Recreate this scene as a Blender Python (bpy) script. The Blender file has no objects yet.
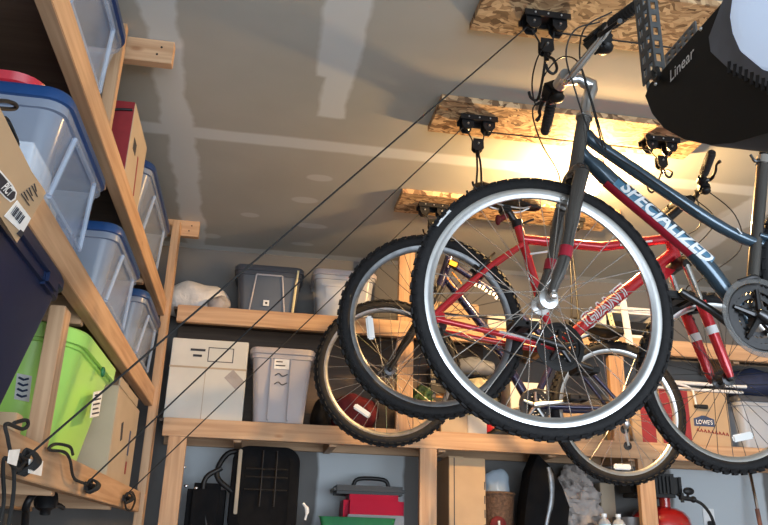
import bpy, bmesh, math, random
from mathutils import Vector, Matrix, noise
random.seed(7)
V = Vector
scene = bpy.context.scene
COL = scene.collection
PI = math.pi
H = 1.15                                   # eye height above the floor
# ------------------------------------------------------------------ camera
RR = V((0.98641, -0.16212, 0.02624))
yaw, pit, rol = math.radians(9.039), math.radians(20.217), math.radians(1.672)
FF = V((math.sin(yaw)*math.cos(pit), math.cos(yaw)*math.cos(pit), math.sin(pit)))
r0 = V((math.cos(yaw), -math.sin(yaw), 0)); u0 = r0.cross(FF)
RR = math.cos(rol)*r0 + math.sin(rol)*u0
UU = -math.sin(rol)*r0 + math.cos(rol)*u0
FL = 770.0
cd = bpy.data.cameras.new('camera'); cam = bpy.data.objects.new('camera', cd); COL.objects.link(cam)
m = Matrix.Identity(4)
for i in range(3):
    m[i][0] = RR[i]; m[i][1] = UU[i]; m[i][2] = -FF[i]
m[2][3] = H
cam.matrix_world = m
cd.sensor_width = 36; cd.lens = 36*FL/768; cd.clip_start = .02
scene.camera = cam
def ray(px, py): return FF + RR*((px-384)/FL) - UU*((py-262.5)/FL)
def onY(px, py, Y): d = ray(px, py); return d*(Y/d.y) + V((0, 0, H))
def onX(px, py, X): d = ray(px, py); return d*(X/d.x) + V((0, 0, H))
def onZ(px, py, Z): d = ray(px, py); return d*((Z-H)/d.z) + V((0, 0, H))

# ------------------------------------------------------------------ materials
def nmat(name):
    mt = bpy.data.materials.new(name); mt.use_nodes = True
    nt = mt.node_tree; b = nt.nodes['Principled BSDF']
    return mt, nt, b
def rgb(c): return (c[0], c[1], c[2], 1)
def pmat(name, col, rough=.5, metal=0, var=.08, scale=30, bump=0, spec=.5, coat=0, bscale=None):
    mt, nt, b = nmat(name); N = nt.nodes; L = nt.links
    tc = N.new('ShaderNodeTexCoord')
    nz = N.new('ShaderNodeTexNoise'); nz.inputs['Scale'].default_value = scale; nz.inputs['Detail'].default_value = 4
    L.new(tc.outputs['Object'], nz.inputs['Vector'])
    rp = N.new('ShaderNodeValToRGB')
    rp.color_ramp.elements[0].position = .3; rp.color_ramp.elements[1].position = .7
    rp.color_ramp.elements[0].color = rgb([max(0, c*(1-var)) for c in col])
    rp.color_ramp.elements[1].color = rgb([min(1, c*(1+var)) for c in col])
    L.new(nz.outputs['Fac'], rp.inputs['Fac']); L.new(rp.outputs['Color'], b.inputs['Base Color'])
    b.inputs['Roughness'].default_value = rough; b.inputs['Metallic'].default_value = metal
    b.inputs['Specular IOR Level'].default_value = spec
    b.inputs['Coat Weight'].default_value = coat
    if bump:
        n2 = nz
        if bscale:
            n2 = N.new('ShaderNodeTexNoise'); n2.inputs['Scale'].default_value = bscale; L.new(tc.outputs['Object'], n2.inputs['Vector'])
        bp = N.new('ShaderNodeBump'); bp.inputs['Strength'].default_value = bump; bp.inputs['Distance'].default_value = .01
        L.new(n2.outputs['Fac'], bp.inputs['Height']); L.new(bp.outputs['Normal'], b.inputs['Normal'])
    return mt
def wood(name, axis, c0, c1, knots=True):
    mt, nt, b = nmat(name); N = nt.nodes; L = nt.links
    tc = N.new('ShaderNodeTexCoord'); mp = N.new('ShaderNodeMapping')
    oi = N.new('ShaderNodeObjectInfo')
    s = [26, 26, 26]; s[axis] = 1.3
    mp.inputs['Scale'].default_value = s
    ad = N.new('ShaderNodeVectorMath'); ad.operation = 'ADD'
    cb = N.new('ShaderNodeCombineXYZ'); mu = N.new('ShaderNodeMath'); mu.operation = 'MULTIPLY'; mu.inputs[1].default_value = 37
    L.new(oi.outputs['Random'], mu.inputs[0])
    for i in range(3): L.new(mu.outputs[0], cb.inputs[i])
    L.new(tc.outputs['Object'], ad.inputs[0]); L.new(cb.outputs[0], ad.inputs[1])
    L.new(ad.outputs[0], mp.inputs['Vector'])
    nz = N.new('ShaderNodeTexNoise'); nz.inputs['Scale'].default_value = 1.6; nz.inputs['Detail'].default_value = 6; nz.inputs['Distortion'].default_value = .6
    L.new(mp.outputs[0], nz.inputs['Vector'])
    rp = N.new('ShaderNodeValToRGB')
    rp.color_ramp.elements[0].position = .32; rp.color_ramp.elements[1].position = .68
    rp.color_ramp.elements[0].color = rgb(c0); rp.color_ramp.elements[1].color = rgb(c1)
    L.new(nz.outputs['Fac'], rp.inputs['Fac'])
    out = rp.outputs['Color']
    if knots:
        mp2 = N.new('ShaderNodeMapping'); s2 = [11, 11, 11]; s2[axis] = 4.5; mp2.inputs['Scale'].default_value = s2
        L.new(ad.outputs[0], mp2.inputs['Vector'])
        vo = N.new('ShaderNodeTexVoronoi'); vo.inputs['Scale'].default_value = 1; L.new(mp2.outputs[0], vo.inputs['Vector'])
        r2 = N.new('ShaderNodeValToRGB'); r2.color_ramp.elements[0].position = .05; r2.color_ramp.elements[1].position = .14
        r2.color_ramp.elements[0].color = (.55, .4, .3, 1); r2.color_ramp.elements[1].color = (1, 1, 1, 1)
        L.new(vo.outputs['Distance'], r2.inputs['Fac'])
        mx = N.new('ShaderNodeMix'); mx.data_type = 'RGBA'; mx.blend_type = 'MULTIPLY'; mx.inputs['Factor'].default_value = .8
        L.new(out, mx.inputs[6]); L.new(r2.outputs['Color'], mx.inputs[7]); out = mx.outputs[2]
    L.new(out, b.inputs['Base Color']); b.inputs['Roughness'].default_value = .62
    bp = N.new('ShaderNodeBump'); bp.inputs['Strength'].default_value = .15; bp.inputs['Distance'].default_value = .004
    L.new(nz.outputs['Fac'], bp.inputs['Height']); L.new(bp.outputs['Normal'], b.inputs['Normal'])
    return mt
def osb(name):
    mt, nt, b = nmat(name); N = nt.nodes; L = nt.links
    tc = N.new('ShaderNodeTexCoord'); nz0 = N.new('ShaderNodeTexNoise'); nz0.inputs['Scale'].default_value = 9
    L.new(tc.outputs['Object'], nz0.inputs['Vector'])
    mxv = N.new('ShaderNodeMix'); mxv.data_type = 'VECTOR'; mxv.inputs['Factor'].default_value = .11
    L.new(tc.outputs['Object'], mxv.inputs[4]); L.new(nz0.outputs['Color'], mxv.inputs[5])
    mp = N.new('ShaderNodeMapping'); mp.inputs['Scale'].default_value = (42, 105, 60); mp.inputs['Rotation'].default_value = (0, 0, .25)
    L.new(mxv.outputs[1], mp.inputs['Vector'])
    vo = N.new('ShaderNodeTexVoronoi'); vo.inputs['Scale'].default_value = 1; L.new(mp.outputs[0], vo.inputs['Vector'])
    rp = N.new('ShaderNodeValToRGB'); e = rp.color_ramp.elements
    e[0].position = 0; e[0].color = (.10, .05, .022, 1); e[1].position = 1; e[1].color = (.66, .46, .26, 1)
    x = e.new(.35); x.color = (.34, .2, .1, 1); x = e.new(.7); x.color = (.5, .33, .18, 1)
    sp = N.new('ShaderNodeSeparateColor'); L.new(vo.outputs['Color'], sp.inputs[0]); L.new(sp.outputs[0], rp.inputs['Fac'])
    L.new(rp.outputs['Color'], b.inputs['Base Color']); b.inputs['Roughness'].default_value = .7
    bp = N.new('ShaderNodeBump'); bp.inputs['Strength'].default_value = .4; bp.inputs['Distance'].default_value = .004
    L.new(sp.outputs[0], bp.inputs['Height']); L.new(bp.outputs['Normal'], b.inputs['Normal'])
    return mt
def clear(name, tint, col, fac, rough=.22):
    mt, nt, b = nmat(name); N = nt.nodes; L = nt.links
    b.inputs['Base Color'].default_value = rgb(col); b.inputs['Roughness'].default_value = rough
    tr = N.new('ShaderNodeBsdfTransparent'); tr.inputs[0].default_value = rgb(tint)
    mx = N.new('ShaderNodeMixShader')
    nz = N.new('ShaderNodeTexNoise'); nz.inputs['Scale'].default_value = 6
    tc = N.new('ShaderNodeTexCoord'); L.new(tc.outputs['Object'], nz.inputs['Vector'])
    mr = N.new('ShaderNodeMapRange'); mr.inputs[3].default_value = fac-.05; mr.inputs[4].default_value = fac+.05
    L.new(nz.outputs['Fac'], mr.inputs[0]); L.new(mr.outputs[0], mx.inputs[0])
    L.new(tr.outputs[0], mx.inputs[1]); L.new(b.outputs[0], mx.inputs[2])
    L.new(mx.outputs[0], N['Material Output'].inputs[0])
    return mt
def emit(name, col, st):
    mt, nt, b = nmat(name)
    b.inputs['Base Color'].default_value = rgb(col)
    b.inputs['Emission Color'].default_value = rgb(col); b.inputs['Emission Strength'].default_value = st
    return mt
def drywall(name, paper, mud, rects, spots, ay=1):
    """gypsum board with joint compound bands and nail spots of their own shape"""
    mt, nt, b = nmat(name); N = nt.nodes; L = nt.links
    tc = N.new('ShaderNodeTexCoord'); sx = N.new('ShaderNodeSeparateXYZ'); L.new(tc.outputs['Object'], sx.inputs[0])
    nz = N.new('ShaderNodeTexNoise'); nz.inputs['Scale'].default_value = 5; nz.inputs['Detail'].default_value = 3
    L.new(tc.outputs['Object'], nz.inputs['Vector'])
    def M(op, a, c=None):
        n = N.new('ShaderNodeMath'); n.operation = op
        for i, v in enumerate((a, c)):
            if v is None: continue
            if isinstance(v, (int, float)): n.inputs[i].default_value = v
            else: L.new(v, n.inputs[i])
        return n.outputs[0]
    tot = None
    for (cx, cy, hx, hy, wob) in rects:
        dx = M('SUBTRACT', M('ABSOLUTE', M('SUBTRACT', sx.outputs[0], cx)), hx)
        dy = M('SUBTRACT', M('ABSOLUTE', M('SUBTRACT', sx.outputs[ay], cy)), hy)
        d = M('ADD', M('MAXIMUM', dx, dy), M('MULTIPLY', M('SUBTRACT', nz.outputs['Fac'], .5), wob))
        mr = N.new('ShaderNodeMapRange'); mr.inputs[1].default_value = -.012; mr.inputs[2].default_value = .006
        mr.inputs[3].default_value = 1; mr.inputs[4].default_value = 0; L.new(d, mr.inputs[0])
        tot = mr.outputs[0] if tot is None else M('MAXIMUM', tot, mr.outputs[0])
    for (cx, cy, rx, ry) in spots:
        a = M('DIVIDE', M('SUBTRACT', sx.outputs[0], cx), rx); c = M('DIVIDE', M('SUBTRACT', sx.outputs[1], cy), ry)
        d = M('ADD', M('ADD', M('MULTIPLY', a, a), M('MULTIPLY', c, c)), M('MULTIPLY', M('SUBTRACT', nz.outputs['Fac'], .5), 1.2))
        mr = N.new('ShaderNodeMapRange'); mr.inputs[1].default_value = .7; mr.inputs[2].default_value = 1.1
        mr.inputs[3].default_value = .6; mr.inputs[4].default_value = 0; L.new(d, mr.inputs[0])
        tot = M('MAXIMUM', tot, mr.outputs[0])
    n2 = N.new('ShaderNodeTexNoise'); n2.inputs['Scale'].default_value = 2.2; n2.inputs['Detail'].default_value = 5
    L.new(tc.outputs['Object'], n2.inputs['Vector'])
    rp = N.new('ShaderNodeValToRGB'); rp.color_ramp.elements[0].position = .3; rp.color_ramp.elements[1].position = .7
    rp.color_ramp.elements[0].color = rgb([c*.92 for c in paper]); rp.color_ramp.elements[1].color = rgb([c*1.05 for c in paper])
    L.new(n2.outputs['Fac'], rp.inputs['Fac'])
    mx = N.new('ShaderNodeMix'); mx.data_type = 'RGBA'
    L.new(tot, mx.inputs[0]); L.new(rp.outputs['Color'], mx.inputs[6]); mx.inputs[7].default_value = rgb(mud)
    L.new(mx.outputs[2], b.inputs['Base Color']); b.inputs['Roughness'].default_value = .85; b.inputs['Specular IOR Level'].default_value = .2
    return mt

PINE0, PINE1 = (.43, .24, .125), (.62, .40, .235)
M = {}
for i, a in enumerate('XYZ'): M['wood'+a] = wood('pine_'+a.lower(), i, PINE0, PINE1)
M['plyshade'] = wood('shaded_plywood', 0, (.085, .055, .037), (.12, .08, .052), False)  # plywood with the shade under the decks put into its dark colour
M['osb'] = osb('osb')
M['black'] = pmat('black_plastic', (.010, .010, .011), .45, spec=.35)
M['blacksteel'] = pmat('black_steel', (.012, .012, .013), .35, .2)
M['rubber'] = pmat('tire_rubber', (.011, .011, .0125), .75, 0, .25, 60, .2, spec=.3)
M['grip'] = pmat('grip_rubber', (.015, .015, .016), .7)
M['alu'] = pmat('brushed_aluminium', (.72, .73, .74), .3, 1, .05)
M['chrome'] = pmat('chrome', (.85, .85, .86), .12, 1, .02)
M['steel'] = pmat('spoke_steel', (.8, .8, .8), .25, 1, .02)
M['darksteel'] = pmat('dark_steel', (.09, .09, .095), .35, 1, .1)
M['iron'] = pmat('dark_galvanised_iron', (.11, .115, .12), .45, .6, .2, 40)
M['galv'] = pmat('galvanised_steel', (.22, .23, .245), .4, .8, .2, 40)
M['slate'] = pmat('slate_blue_paint', (.045, .08, .115), .2, .45, .05, 10, 0, .5, .6)
M['forkgrey'] = pmat('charcoal_paint', (.12, .113, .108), .22, .7, .05, 10, 0, .5, .5)
M['red'] = pmat('red_paint', (.56, .018, .03), .22, .2, .05, 10, 0, .5, .7)
M['crimson'] = pmat('crimson_decal', (.32, .012, .03), .3)
M['navyp'] = pmat('navy_purple_paint', (.016, .016, .06), .25, .3, .08, 10, 0, .5, .6)
M['white'] = pmat('white_plastic', (.8, .8, .8), .4)
M['decal'] = pmat('white_decal', (.82, .85, .88), .4, 0, .02)
M['lens'] = pmat('white_reflector', (.85, .86, .86), .15, 0, .02)
M['amber'] = pmat('amber_reflector', (.85, .42, .05), .2)
M['cream'] = pmat('cream_strap', (.85, .74, .42), .5)
M['card'] = pmat('cardboard', (.50, .345, .205), .8, 0, .06, 8, .1)
M['card2'] = pmat('tan_cardboard', (.46, .37, .27), .8, 0, .06, 8, .1)
M['cardw'] = pmat('weathered_white_cardboard', (.66, .64, .58), .8, 0, .07, 5, .1)
M['cardred'] = pmat('red_print', (.27, .02, .025), .6)
M['bluband'] = pmat('steel_blue_decal', (.07, .20, .32), .25, 0, .03)
M['ink'] = pmat('dark_ink', (.03, .03, .04), .7)
M['inkblue'] = pmat('navy_ink', (.035, .06, .14), .6)
M['paper'] = pmat('paper_label', (.85, .85, .83), .7)
M['lime'] = pmat('lime_plastic', (.47, .85, .17), .35, 0, .05, 4)
M['navyt'] = pmat('navy_plastic', (.004, .014, .052), .45, 0, .08, 4, spec=.25)
M['lilac'] = pmat('lavender_grey_plastic', (.47, .44, .46), .45, 0, .05, 4)
M['smoke'] = pmat('smoke_grey_plastic', (.075, .08, .095), .35, 0, .1, 5)
M['clear'] = clear('clear_tote_plastic', (.88, .92, .98), (.66, .74, .86), .33)  # blue tint carries the sky reflected in the tote ends
M['clearw'] = clear('milky_tote_plastic', (.95, .95, .96), (.80, .82, .86), .5)
M['clearb'] = clear('blue_tinted_plastic', (.5, .66, .9), (.10, .22, .46), .55)
M['bag'] = clear('plastic_bag_film', (.9, .95, 1), (.62, .74, .86), .5, .12)
M['lidblue'] = pmat('blue_lid_plastic', (.016, .06, .19), .35, 0, .06, 4)
M['lidnavy'] = pmat('navy_lid_plastic', (.012, .04, .14), .35, 0, .06, 4)
M['lidred'] = pmat('red_lid_plastic', (.55, .03, .05), .35)
M['clothw'] = pmat('off_white_cloth', (.74, .70, .66), .9, 0, .1, 14, .4, bscale=60)
M['clothg'] = pmat('taupe_canvas', (.40, .36, .34), .9, 0, .12, 12, .4, bscale=50)
M['clothb'] = pmat('grey_blue_cloth', (.2, .22, .27), .9, 0, .3, 9, .4)
M['clothk'] = pmat('black_fabric', (.007, .007, .008), .9, 0, .2, 20, .2, spec=.15)
M['clothn'] = pmat('navy_fabric', (.02, .03, .075), .85, 0, .2, 20, .2)
M['clothr'] = pmat('red_fabric', (.12, .006, .01), .8, 0, .2, 20, .2)
M['wicker'] = pmat('woven_wicker', (.11, .06, .035), .75, 0, .4, 60, .6)
M['green'] = pmat('green_plastic', (.015, .16, .06), .4)
M['orange'] = pmat('orange_plastic', (.72, .26, .03), .45)
M['magenta'] = pmat('glossy_red_plastic', (.3, .004, .03), .45, 0, .04, 5, 0, .07, 0)
M['tankred'] = pmat('red_enamel', (.33, .012, .012), .2, 0, .04, 5, 0, .5, .6)
M['opener'] = pmat('opener_black', (.006, .0055, .0055), .5, 0, .1, 20, spec=.25)
M['openerg'] = pmat('opener_grey', (.13, .145, .18), .4)
M['openlens'] = pmat('frosted_blue_lens', (.66, .78, .93), .3)
M['glowlens'] = emit('daylight_glow_lens', (.60, .75, 1), .36)  # emission stands in for daylight falling on the opener lens
M['logo'] = pmat('silver_logo', (.8, .8, .8), .4, 0)
M['floor'] = pmat('concrete', (.24, .23, .215), .8, 0, .15, 3, .1)
M['wallw'] = pmat('wall_drywall', (.60, .60, .59), .85, 0, .06, 2)
M['bulb'] = emit('warm_bulb_glow', (1, .60, .235), 2100)
M['porcelain'] = pmat('porcelain', (.8, .78, .74), .3)
M['rope'] = pmat('black_rope', (.012, .012, .012), .8)
CZ = H + 1.62                                            # ceiling height
def cxy(px, py): p = onZ(px, py, CZ); return p.x, p.y
rects = [(1.5, 2.968, 4, .048, .025), (1.5, 4.34, 4, .05, .03), (.18, 1.0, .075, 1.45, .06), (.2, 2.3, .055, .42, .07),
         (-.42, 1.8, .06, 2.55, .09), (2.35, 2.2, .1, 2.2, .1)]
spots = [cxy(320, 178)+(.06, .035), cxy(304, 200)+(.07, .04), cxy(312, 226)+(.09, .035), cxy(302, 244)+(.07, .03),
         cxy(212, 236)+(.05, .04), cxy(735, 215)+(.09, .1), cxy(712, 268)+(.12, .08), cxy(250, 215)+(.05, .03)]
M['ceil'] = drywall('ceiling_drywall', (.415, .415, .385), (.60, .63, .635), rects, spots)

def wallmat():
    mt = drywall('wall_shaded_drywall', (.16, .155, .15), (.50, .54, .57), [(2.75, 1.0, .3, .68, .05), (3.4, 1.0, .25, .68, .05), (.6, 1.0, .25, .68, .05), (-.2, 1.0, .2, .68, .05)], [], 2)  # paper darkened for upper shade; mud bands widened where the wall is lit
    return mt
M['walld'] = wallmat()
# ------------------------------------------------------------------ mesh building
def basis(d):
    d = V(d).normalized(); a = V((0, 0, 1)) if abs(d.z) < .9 else V((1, 0, 0))
    u = d.cross(a).normalized(); w = d.cross(u).normalized()
    return u, w
def spline(pts, n=6):
    pts = [V(p) for p in pts]
    if len(pts) < 3: return pts
    out = []
    P = [pts[0]*2-pts[1]] + pts + [pts[-1]*2-pts[-2]]
    for i in range(1, len(P)-2):
        a, b, c, d = P[i-1:i+3]
        for k in range(n):
            t = k/n
            out.append(.5*((2*b)+(c-a)*t+(2*a-5*b+4*c-d)*t*t+(3*b-a-3*c+d)*t**3))
    out.append(pts[-1]); return out
class MB:
    def __init__(s): s.bm = bmesh.new()
    def add(s, verts, faces):
        vs = [s.bm.verts.new(v) for v in verts]
        for f in faces:
            try: s.bm.faces.new([vs[i] for i in f])
            except ValueError: pass
        return vs
    def box(s, c, size, rot=None, bev=0):
        t = bmesh.new(); bmesh.ops.create_cube(t, size=1)
        for v in t.verts: v.co = V((v.co.x*size[0], v.co.y*size[1], v.co.z*size[2]))
        if bev: bmesh.ops.bevel(t, geom=t.edges[:], offset=bev, segments=2, affect='EDGES', clamp_overlap=True)
        R = rot if rot is not None else Matrix.Identity(3)
        c = V(c); t.verts.index_update()
        s.add([R @ v.co + c for v in t.verts], [[v.index for v in f.verts] for f in t.faces]); t.free(); return s
    def bx(s, lo, hi, bev=0):
        lo = V(lo); hi = V(hi); return s.box((lo+hi)/2, hi-lo, None, bev)
    def tube(s, pts, r, n=8, sm=0, caps=True, flat=None):
        pts = [V(p) for p in pts]
        if sm: pts = spline(pts, sm)
        k = len(pts); rs = r if isinstance(r, (list, tuple)) else [r]*k
        if len(rs) != k:
            rs = [rs[0]+(rs[-1]-rs[0])*i/(k-1) for i in range(k)] if len(rs) == 2 else [rs[min(len(rs)-1, int(round(i*(len(rs)-1)/(k-1))))] for i in range(k)]
        vs = []; u = None
        for i in range(k):
            d = (pts[min(i+1, k-1)]-pts[max(i-1, 0)])
            if d.length < 1e-9: d = V((0, 0, 1))
            d.normalize()
            if u is None: u, w = basis(d)
            else:
                u = u - d*u.dot(d)
                u = u.normalized() if u.length > 1e-6 else basis(d)[0]
                w = d.cross(u)
            for j in range(n):
                a = 2*PI*j/n; vs.append(pts[i]+(u*math.cos(a)+w*math.sin(a))*rs[i])
        fs = [[i*n+j, i*n+(j+1) % n, (i+1)*n+(j+1) % n, (i+1)*n+j] for i in range(k-1) for j in range(n)]
        if caps: fs += [list(range(n))[::-1], [(k-1)*n+j for j in range(n)]]
        s.add(vs, fs); return s
    def cyl(s, a, b, r, r2=None, n=16): return s.tube([a, b], [r, r if r2 is None else r2], n)
    def lathe(s, c, ax, prof, n=32, close=False):
        """prof: (radius, height along ax)"""
        ax = V(ax).normalized(); u, w = basis(ax); c = V(c); vs = []; k = len(prof)
        for (r, h) in prof:
            for j in range(n):
                a = 2*PI*j/n; vs.append(c+ax*h+(u*math.cos(a)+w*math.sin(a))*max(r, 1e-5))
        fs = [[i*n+j, i*n+(j+1) % n, ((i+1) % k)*n+(j+1) % n, ((i+1) % k)*n+j] for i in range(k if close else k-1) for j in range(n)]
        if not close: fs += [list(range(n))[::-1], [(k-1)*n+j for j in range(n)]]
        s.add(vs, fs); return s
    def torus(s, c, ax, R, r, N=48, n=10):
        return s.lathe(c, ax, [(R+r*math.cos(2*PI*i/n), r*math.sin(2*PI*i/n)) for i in range(n)], N, True)
    def prism(s, poly, o, ux, uy, dv):
        o, ux, uy, dv = V(o), V(ux), V(uy), V(dv); n = len(poly)
        a = [o+ux*p[0]+uy*p[1] for p in poly]
        s.add(a+[p+dv for p in a], [list(range(n))[::-1], [n+i for i in range(n)]]+[[i, (i+1) % n, n+(i+1) % n, n+i] for i in range(n)]); return s
    def ball(s, c, r, n=16, sc=(1, 1, 1)):
        t = bmesh.new(); bmesh.ops.create_uvsphere(t, u_segments=n, v_segments=max(6, n//2), radius=1)
        t.verts.index_update()
        s.add([V((v.co.x*r*sc[0], v.co.y*r*sc[1], v.co.z*r*sc[2]))+V(c) for v in t.verts], [[v.index for v in f.verts] for f in t.faces]); t.free(); return s
    def rloft(s, secs, seg=5, cap0=True, cap1=False):
        """secs: (cx, cy, z, halfx, halfy, corner radius)"""
        vs = []; n = 4*(seg+1)
        for (cx, cy, z, hx, hy, r) in secs:
            for q, (sx, sy) in enumerate(((1, 1), (-1, 1), (-1, -1), (1, -1))):
                for i in range(seg+1):
                    a = q*PI/2+i*PI/2/seg
                    vs.append(V((cx+sx*(hx-r)+r*math.cos(a), cy+sy*(hy-r)+r*math.sin(a), z)))
        k = len(secs)
        fs = [[i*n+j, i*n+(j+1) % n, (i+1)*n+(j+1) % n, (i+1)*n+j] for i in range(k-1) for j in range(n)]
        if cap0: fs.append(list(range(n))[::-1])
        if cap1: fs.append([(k-1)*n+j for j in range(n)])
        s.add(vs, fs); return s
    def xf(s, mat):
        bmesh.ops.transform(s.bm, matrix=mat, verts=s.bm.verts[:]); return s
    def wrinkle(s, amp, freq, seed=0):
        s.bm.normal_update()
        for v in s.bm.verts:
            p = v.co*freq+V((seed, seed*2.3, 0))
            v.co += v.normal*(noise.noise(p)+.5*noise.noise(p*2.1))*amp
        return s
    def subdiv(s, cuts):
        bmesh.ops.subdivide_edges(s.bm, edges=s.bm.edges[:], cuts=cuts, use_grid_fill=True); return s
    def build(s, name, mat, parent=None, smooth=True, origin=None):
        bm = s.bm
        bmesh.ops.recalc_face_normals(bm, faces=bm.faces[:])
        if parent is not None: off = rootloc(parent)
        else:
            if origin is None:
                xs = [v.co for v in bm.verts]
                origin = V(((min(v.x for v in xs)+max(v.x for v in xs))/2, (min(v.y for v in xs)+max(v.y for v in xs))/2, min(v.z for v in xs)))
            off = V(origin)
        bmesh.ops.translate(bm, vec=-off, verts=bm.verts[:])
        me = bpy.data.meshes.new(name); bm.to_mesh(me); bm.free()
        me.materials.append(mat)
        if smooth:
            for p in me.polygons: p.use_smooth = True
            try: me.set_sharp_from_angle(angle=math.radians(38))
            except Exception: pass
        o = bpy.data.objects.new(name, me); COL.objects.link(o)
        if parent is not None: o.parent = parent
        else: o.location = off
        return o
def rootloc(o):
    while o.parent is not None: o = o.parent
    return o.location
def tag(o, label, cat, group=None, kind=None):
    if label: o['label'] = label
    if cat: o['category'] = cat
    if group: o['group'] = group
    if kind: o['kind'] = kind
    return o
def thing(name, label, cat, loc, group=None):
    o = bpy.data.objects.new(name, None); COL.objects.link(o); o.location = V(loc); o.empty_display_size = .1
    return tag(o, label, cat, group)
def struct(o): o['kind'] = 'structure'; return o
def text_mb(txt, size, o, ux, uy, nrm, shear=0, ext=.0006, offset=0, bend=None, align='CENTER', sx=1):
    """lettering as a thin mesh; bend = radius of the tube it is wrapped on (o then lies on the axis)"""
    cu = bpy.data.curves.new('t', 'FONT'); cu.body = txt; cu.size = size; cu.align_x = align; cu.align_y = 'CENTER'
    cu.shear = shear; cu.extrude = 0; cu.offset = offset; cu.resolution_u = 3
    ob = bpy.data.objects.new('t', cu); COL.objects.link(ob)
    dg = bpy.context.evaluated_depsgraph_get(); dg.update()
    me = bpy.data.meshes.new_from_object(ob.evaluated_get(dg))
    bm = bmesh.new(); bm.from_mesh(me)
    bpy.data.objects.remove(ob); bpy.data.curves.remove(cu); bpy.data.meshes.remove(me)
    if bend:
        for k in range(-4, 5):
            bmesh.ops.bisect_plane(bm, geom=bm.verts[:]+bm.edges[:]+bm.faces[:], plane_co=(0, size*.1*k, 0), plane_no=(0, 1, 0))
    ux, uy, nrm, o = V(ux).normalized(), V(uy).normalized(), V(nrm).normalized(), V(o)
    for v in bm.verts:
        x, y = v.co.x*sx, v.co.y
        h = ext
        if bend: h = math.sqrt(max(0, bend*bend-y*y))+ext
        v.co = o+ux*x+uy*y+nrm*h
    b = MB(); b.bm.free(); b.bm = bm
    return b

# ------------------------------------------------------------------ the setting
XL, XR, YB, YF = -1.12, 4.6, 4.37, -2.8
def slab(name, lo, hi, mat): 
    return struct(MB().bx(lo, hi).build(name, mat, origin=(0, 0, 0), smooth=False))
slab('floor', (XL-.1, YF-4, -.1), (XR+.1, YB+.1, 0), M['floor'])
slab('ceiling', (XL-.1, YF-.1, CZ), (XR+.1, YB+.1, CZ+.1), M['ceil'])
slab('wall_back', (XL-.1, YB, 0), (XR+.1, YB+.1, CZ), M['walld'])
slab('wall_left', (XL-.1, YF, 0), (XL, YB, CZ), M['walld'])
slab('wall_right', (XR, YF, 0), (XR+.1, YB, CZ), M['wallw'])
fw = MB().bx((XL, YF-.1, 2.25), (XR, YF, CZ)).bx((XL, YF-.1, 0), (XL+.35, YF, 2.25)).bx((XR-.35, YF-.1, 0), (XR, YF, 2.25))
struct(fw.build('wall_front', M['wallw'], origin=(0, 0, 0), smooth=False))

# ------------------------------------------------------------------ shelving
B = .002
sx_f = -.495
left = thing('storage_shelf', 'raw pine lumber storage shelving along the left wall', 'shelf', (sx_f-.3, 2.2, 0))
LZ = [H+.205, H+.692, H+1.145]
YL0, YL1 = -.6, 3.86
for z in LZ + [H-.28]:
    MB().bx((sx_f-.038, YL0, z-.089), (sx_f, YL1, z), B).build('beam', M['woodY'], left)
    MB().bx((XL+.002, YL0, z-.089), (XL+.04, YB-.02, z), B).build('beam', M['woodY'], left)
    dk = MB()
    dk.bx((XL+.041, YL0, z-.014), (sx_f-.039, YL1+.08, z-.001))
    dk.build('deck', M['plyshade'], left)
    for y in (.3, 2.32, 3.3):
        MB().bx((XL+.041, y, z-.1), (sx_f-.039, y+.038, z-.0145), B).build('joist', M['woodX'], left)
MB().bx((sx_f-.02, YL1, .002), (sx_f+.018, 3.949, CZ-.04), B).build('post', M['woodZ'], left)
for y in (.2, 2.05):
    MB().bx((sx_f-.039-.05, y+.02, .002), (sx_f-.039, y+.11, CZ-.002), B) if False else None
# uprights behind the front beams, standing between the levels
for y in (.35, 2.10):
    for z0, z1 in ((LZ[0]+.0, LZ[1]-.101),):
        MB().bx((sx_f-.04-.042, y+.03, z0), (sx_f-.04, y+.10, z1), B).build('post', M['woodZ'], left)
MB().bx((sx_f-.078, 2.262, LZ[2]-.089), (sx_f-.039, 2.30, CZ-.002), B).build('post', M['woodZ'], left)
for y in (2.335, 3.95):
    c = MB().bx((XL+.05, y, CZ-.09), (-.385, y+.038, CZ-.001), B).build('ceiling_cleat', M['woodX'], left)
    sc = MB()
    for k in range(2): sc.cyl((-.425-.012*k, y-.001, CZ-.03-.03*k), (-.425-.012*k, y+.005, CZ-.03-.03*k), .004, n=8)
    sc.build('screw', M['blacksteel'], c)

yf = 3.95
back = thing('storage_shelf', 'raw pine lumber storage shelving across the back wall behind the bicycles', 'shelf', (1.4, yf+.2, 0))
BZ = [H+.02, H+.567, H+1.147]
for z in BZ:
    MB().bx((-.445, yf, z-.089), (3.9, yf+.038, z), B).build('beam', M['woodX'], back)
    if z < BZ[2]: MB().bx((-.475, YB-.04, z-.089), (3.9, YB-.002, z), B).build('beam', M['woodX'], back)
    MB().bx((-.47, yf+.039, z-.013), (3.9, YB-.041, z-.001)).build('deck', M['plyshade'], back)
    for x in ((-.1, .38, .95, 1.55, 2.0, 2.7, 3.3) if z < BZ[2] else (1.55, 2.7, 3.3)):
        MB().bx((x, yf+.039, z-.1), (x+.038, YB-.041, z-.0135), B).build('joist', M['woodY'], back)
zz = [.002]+BZ
for x in (-.413, .845, 2.035, 3.4):
    for k in range(3):
        z0, z1 = (0.002 if k == 0 else BZ[k-1]), BZ[k]-.0895
        if k == 2: continue
        MB().bx((x, yf+.001, z0), (x+.088, yf+.037, z1), B).build('post', M['woodZ'], back)
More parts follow.
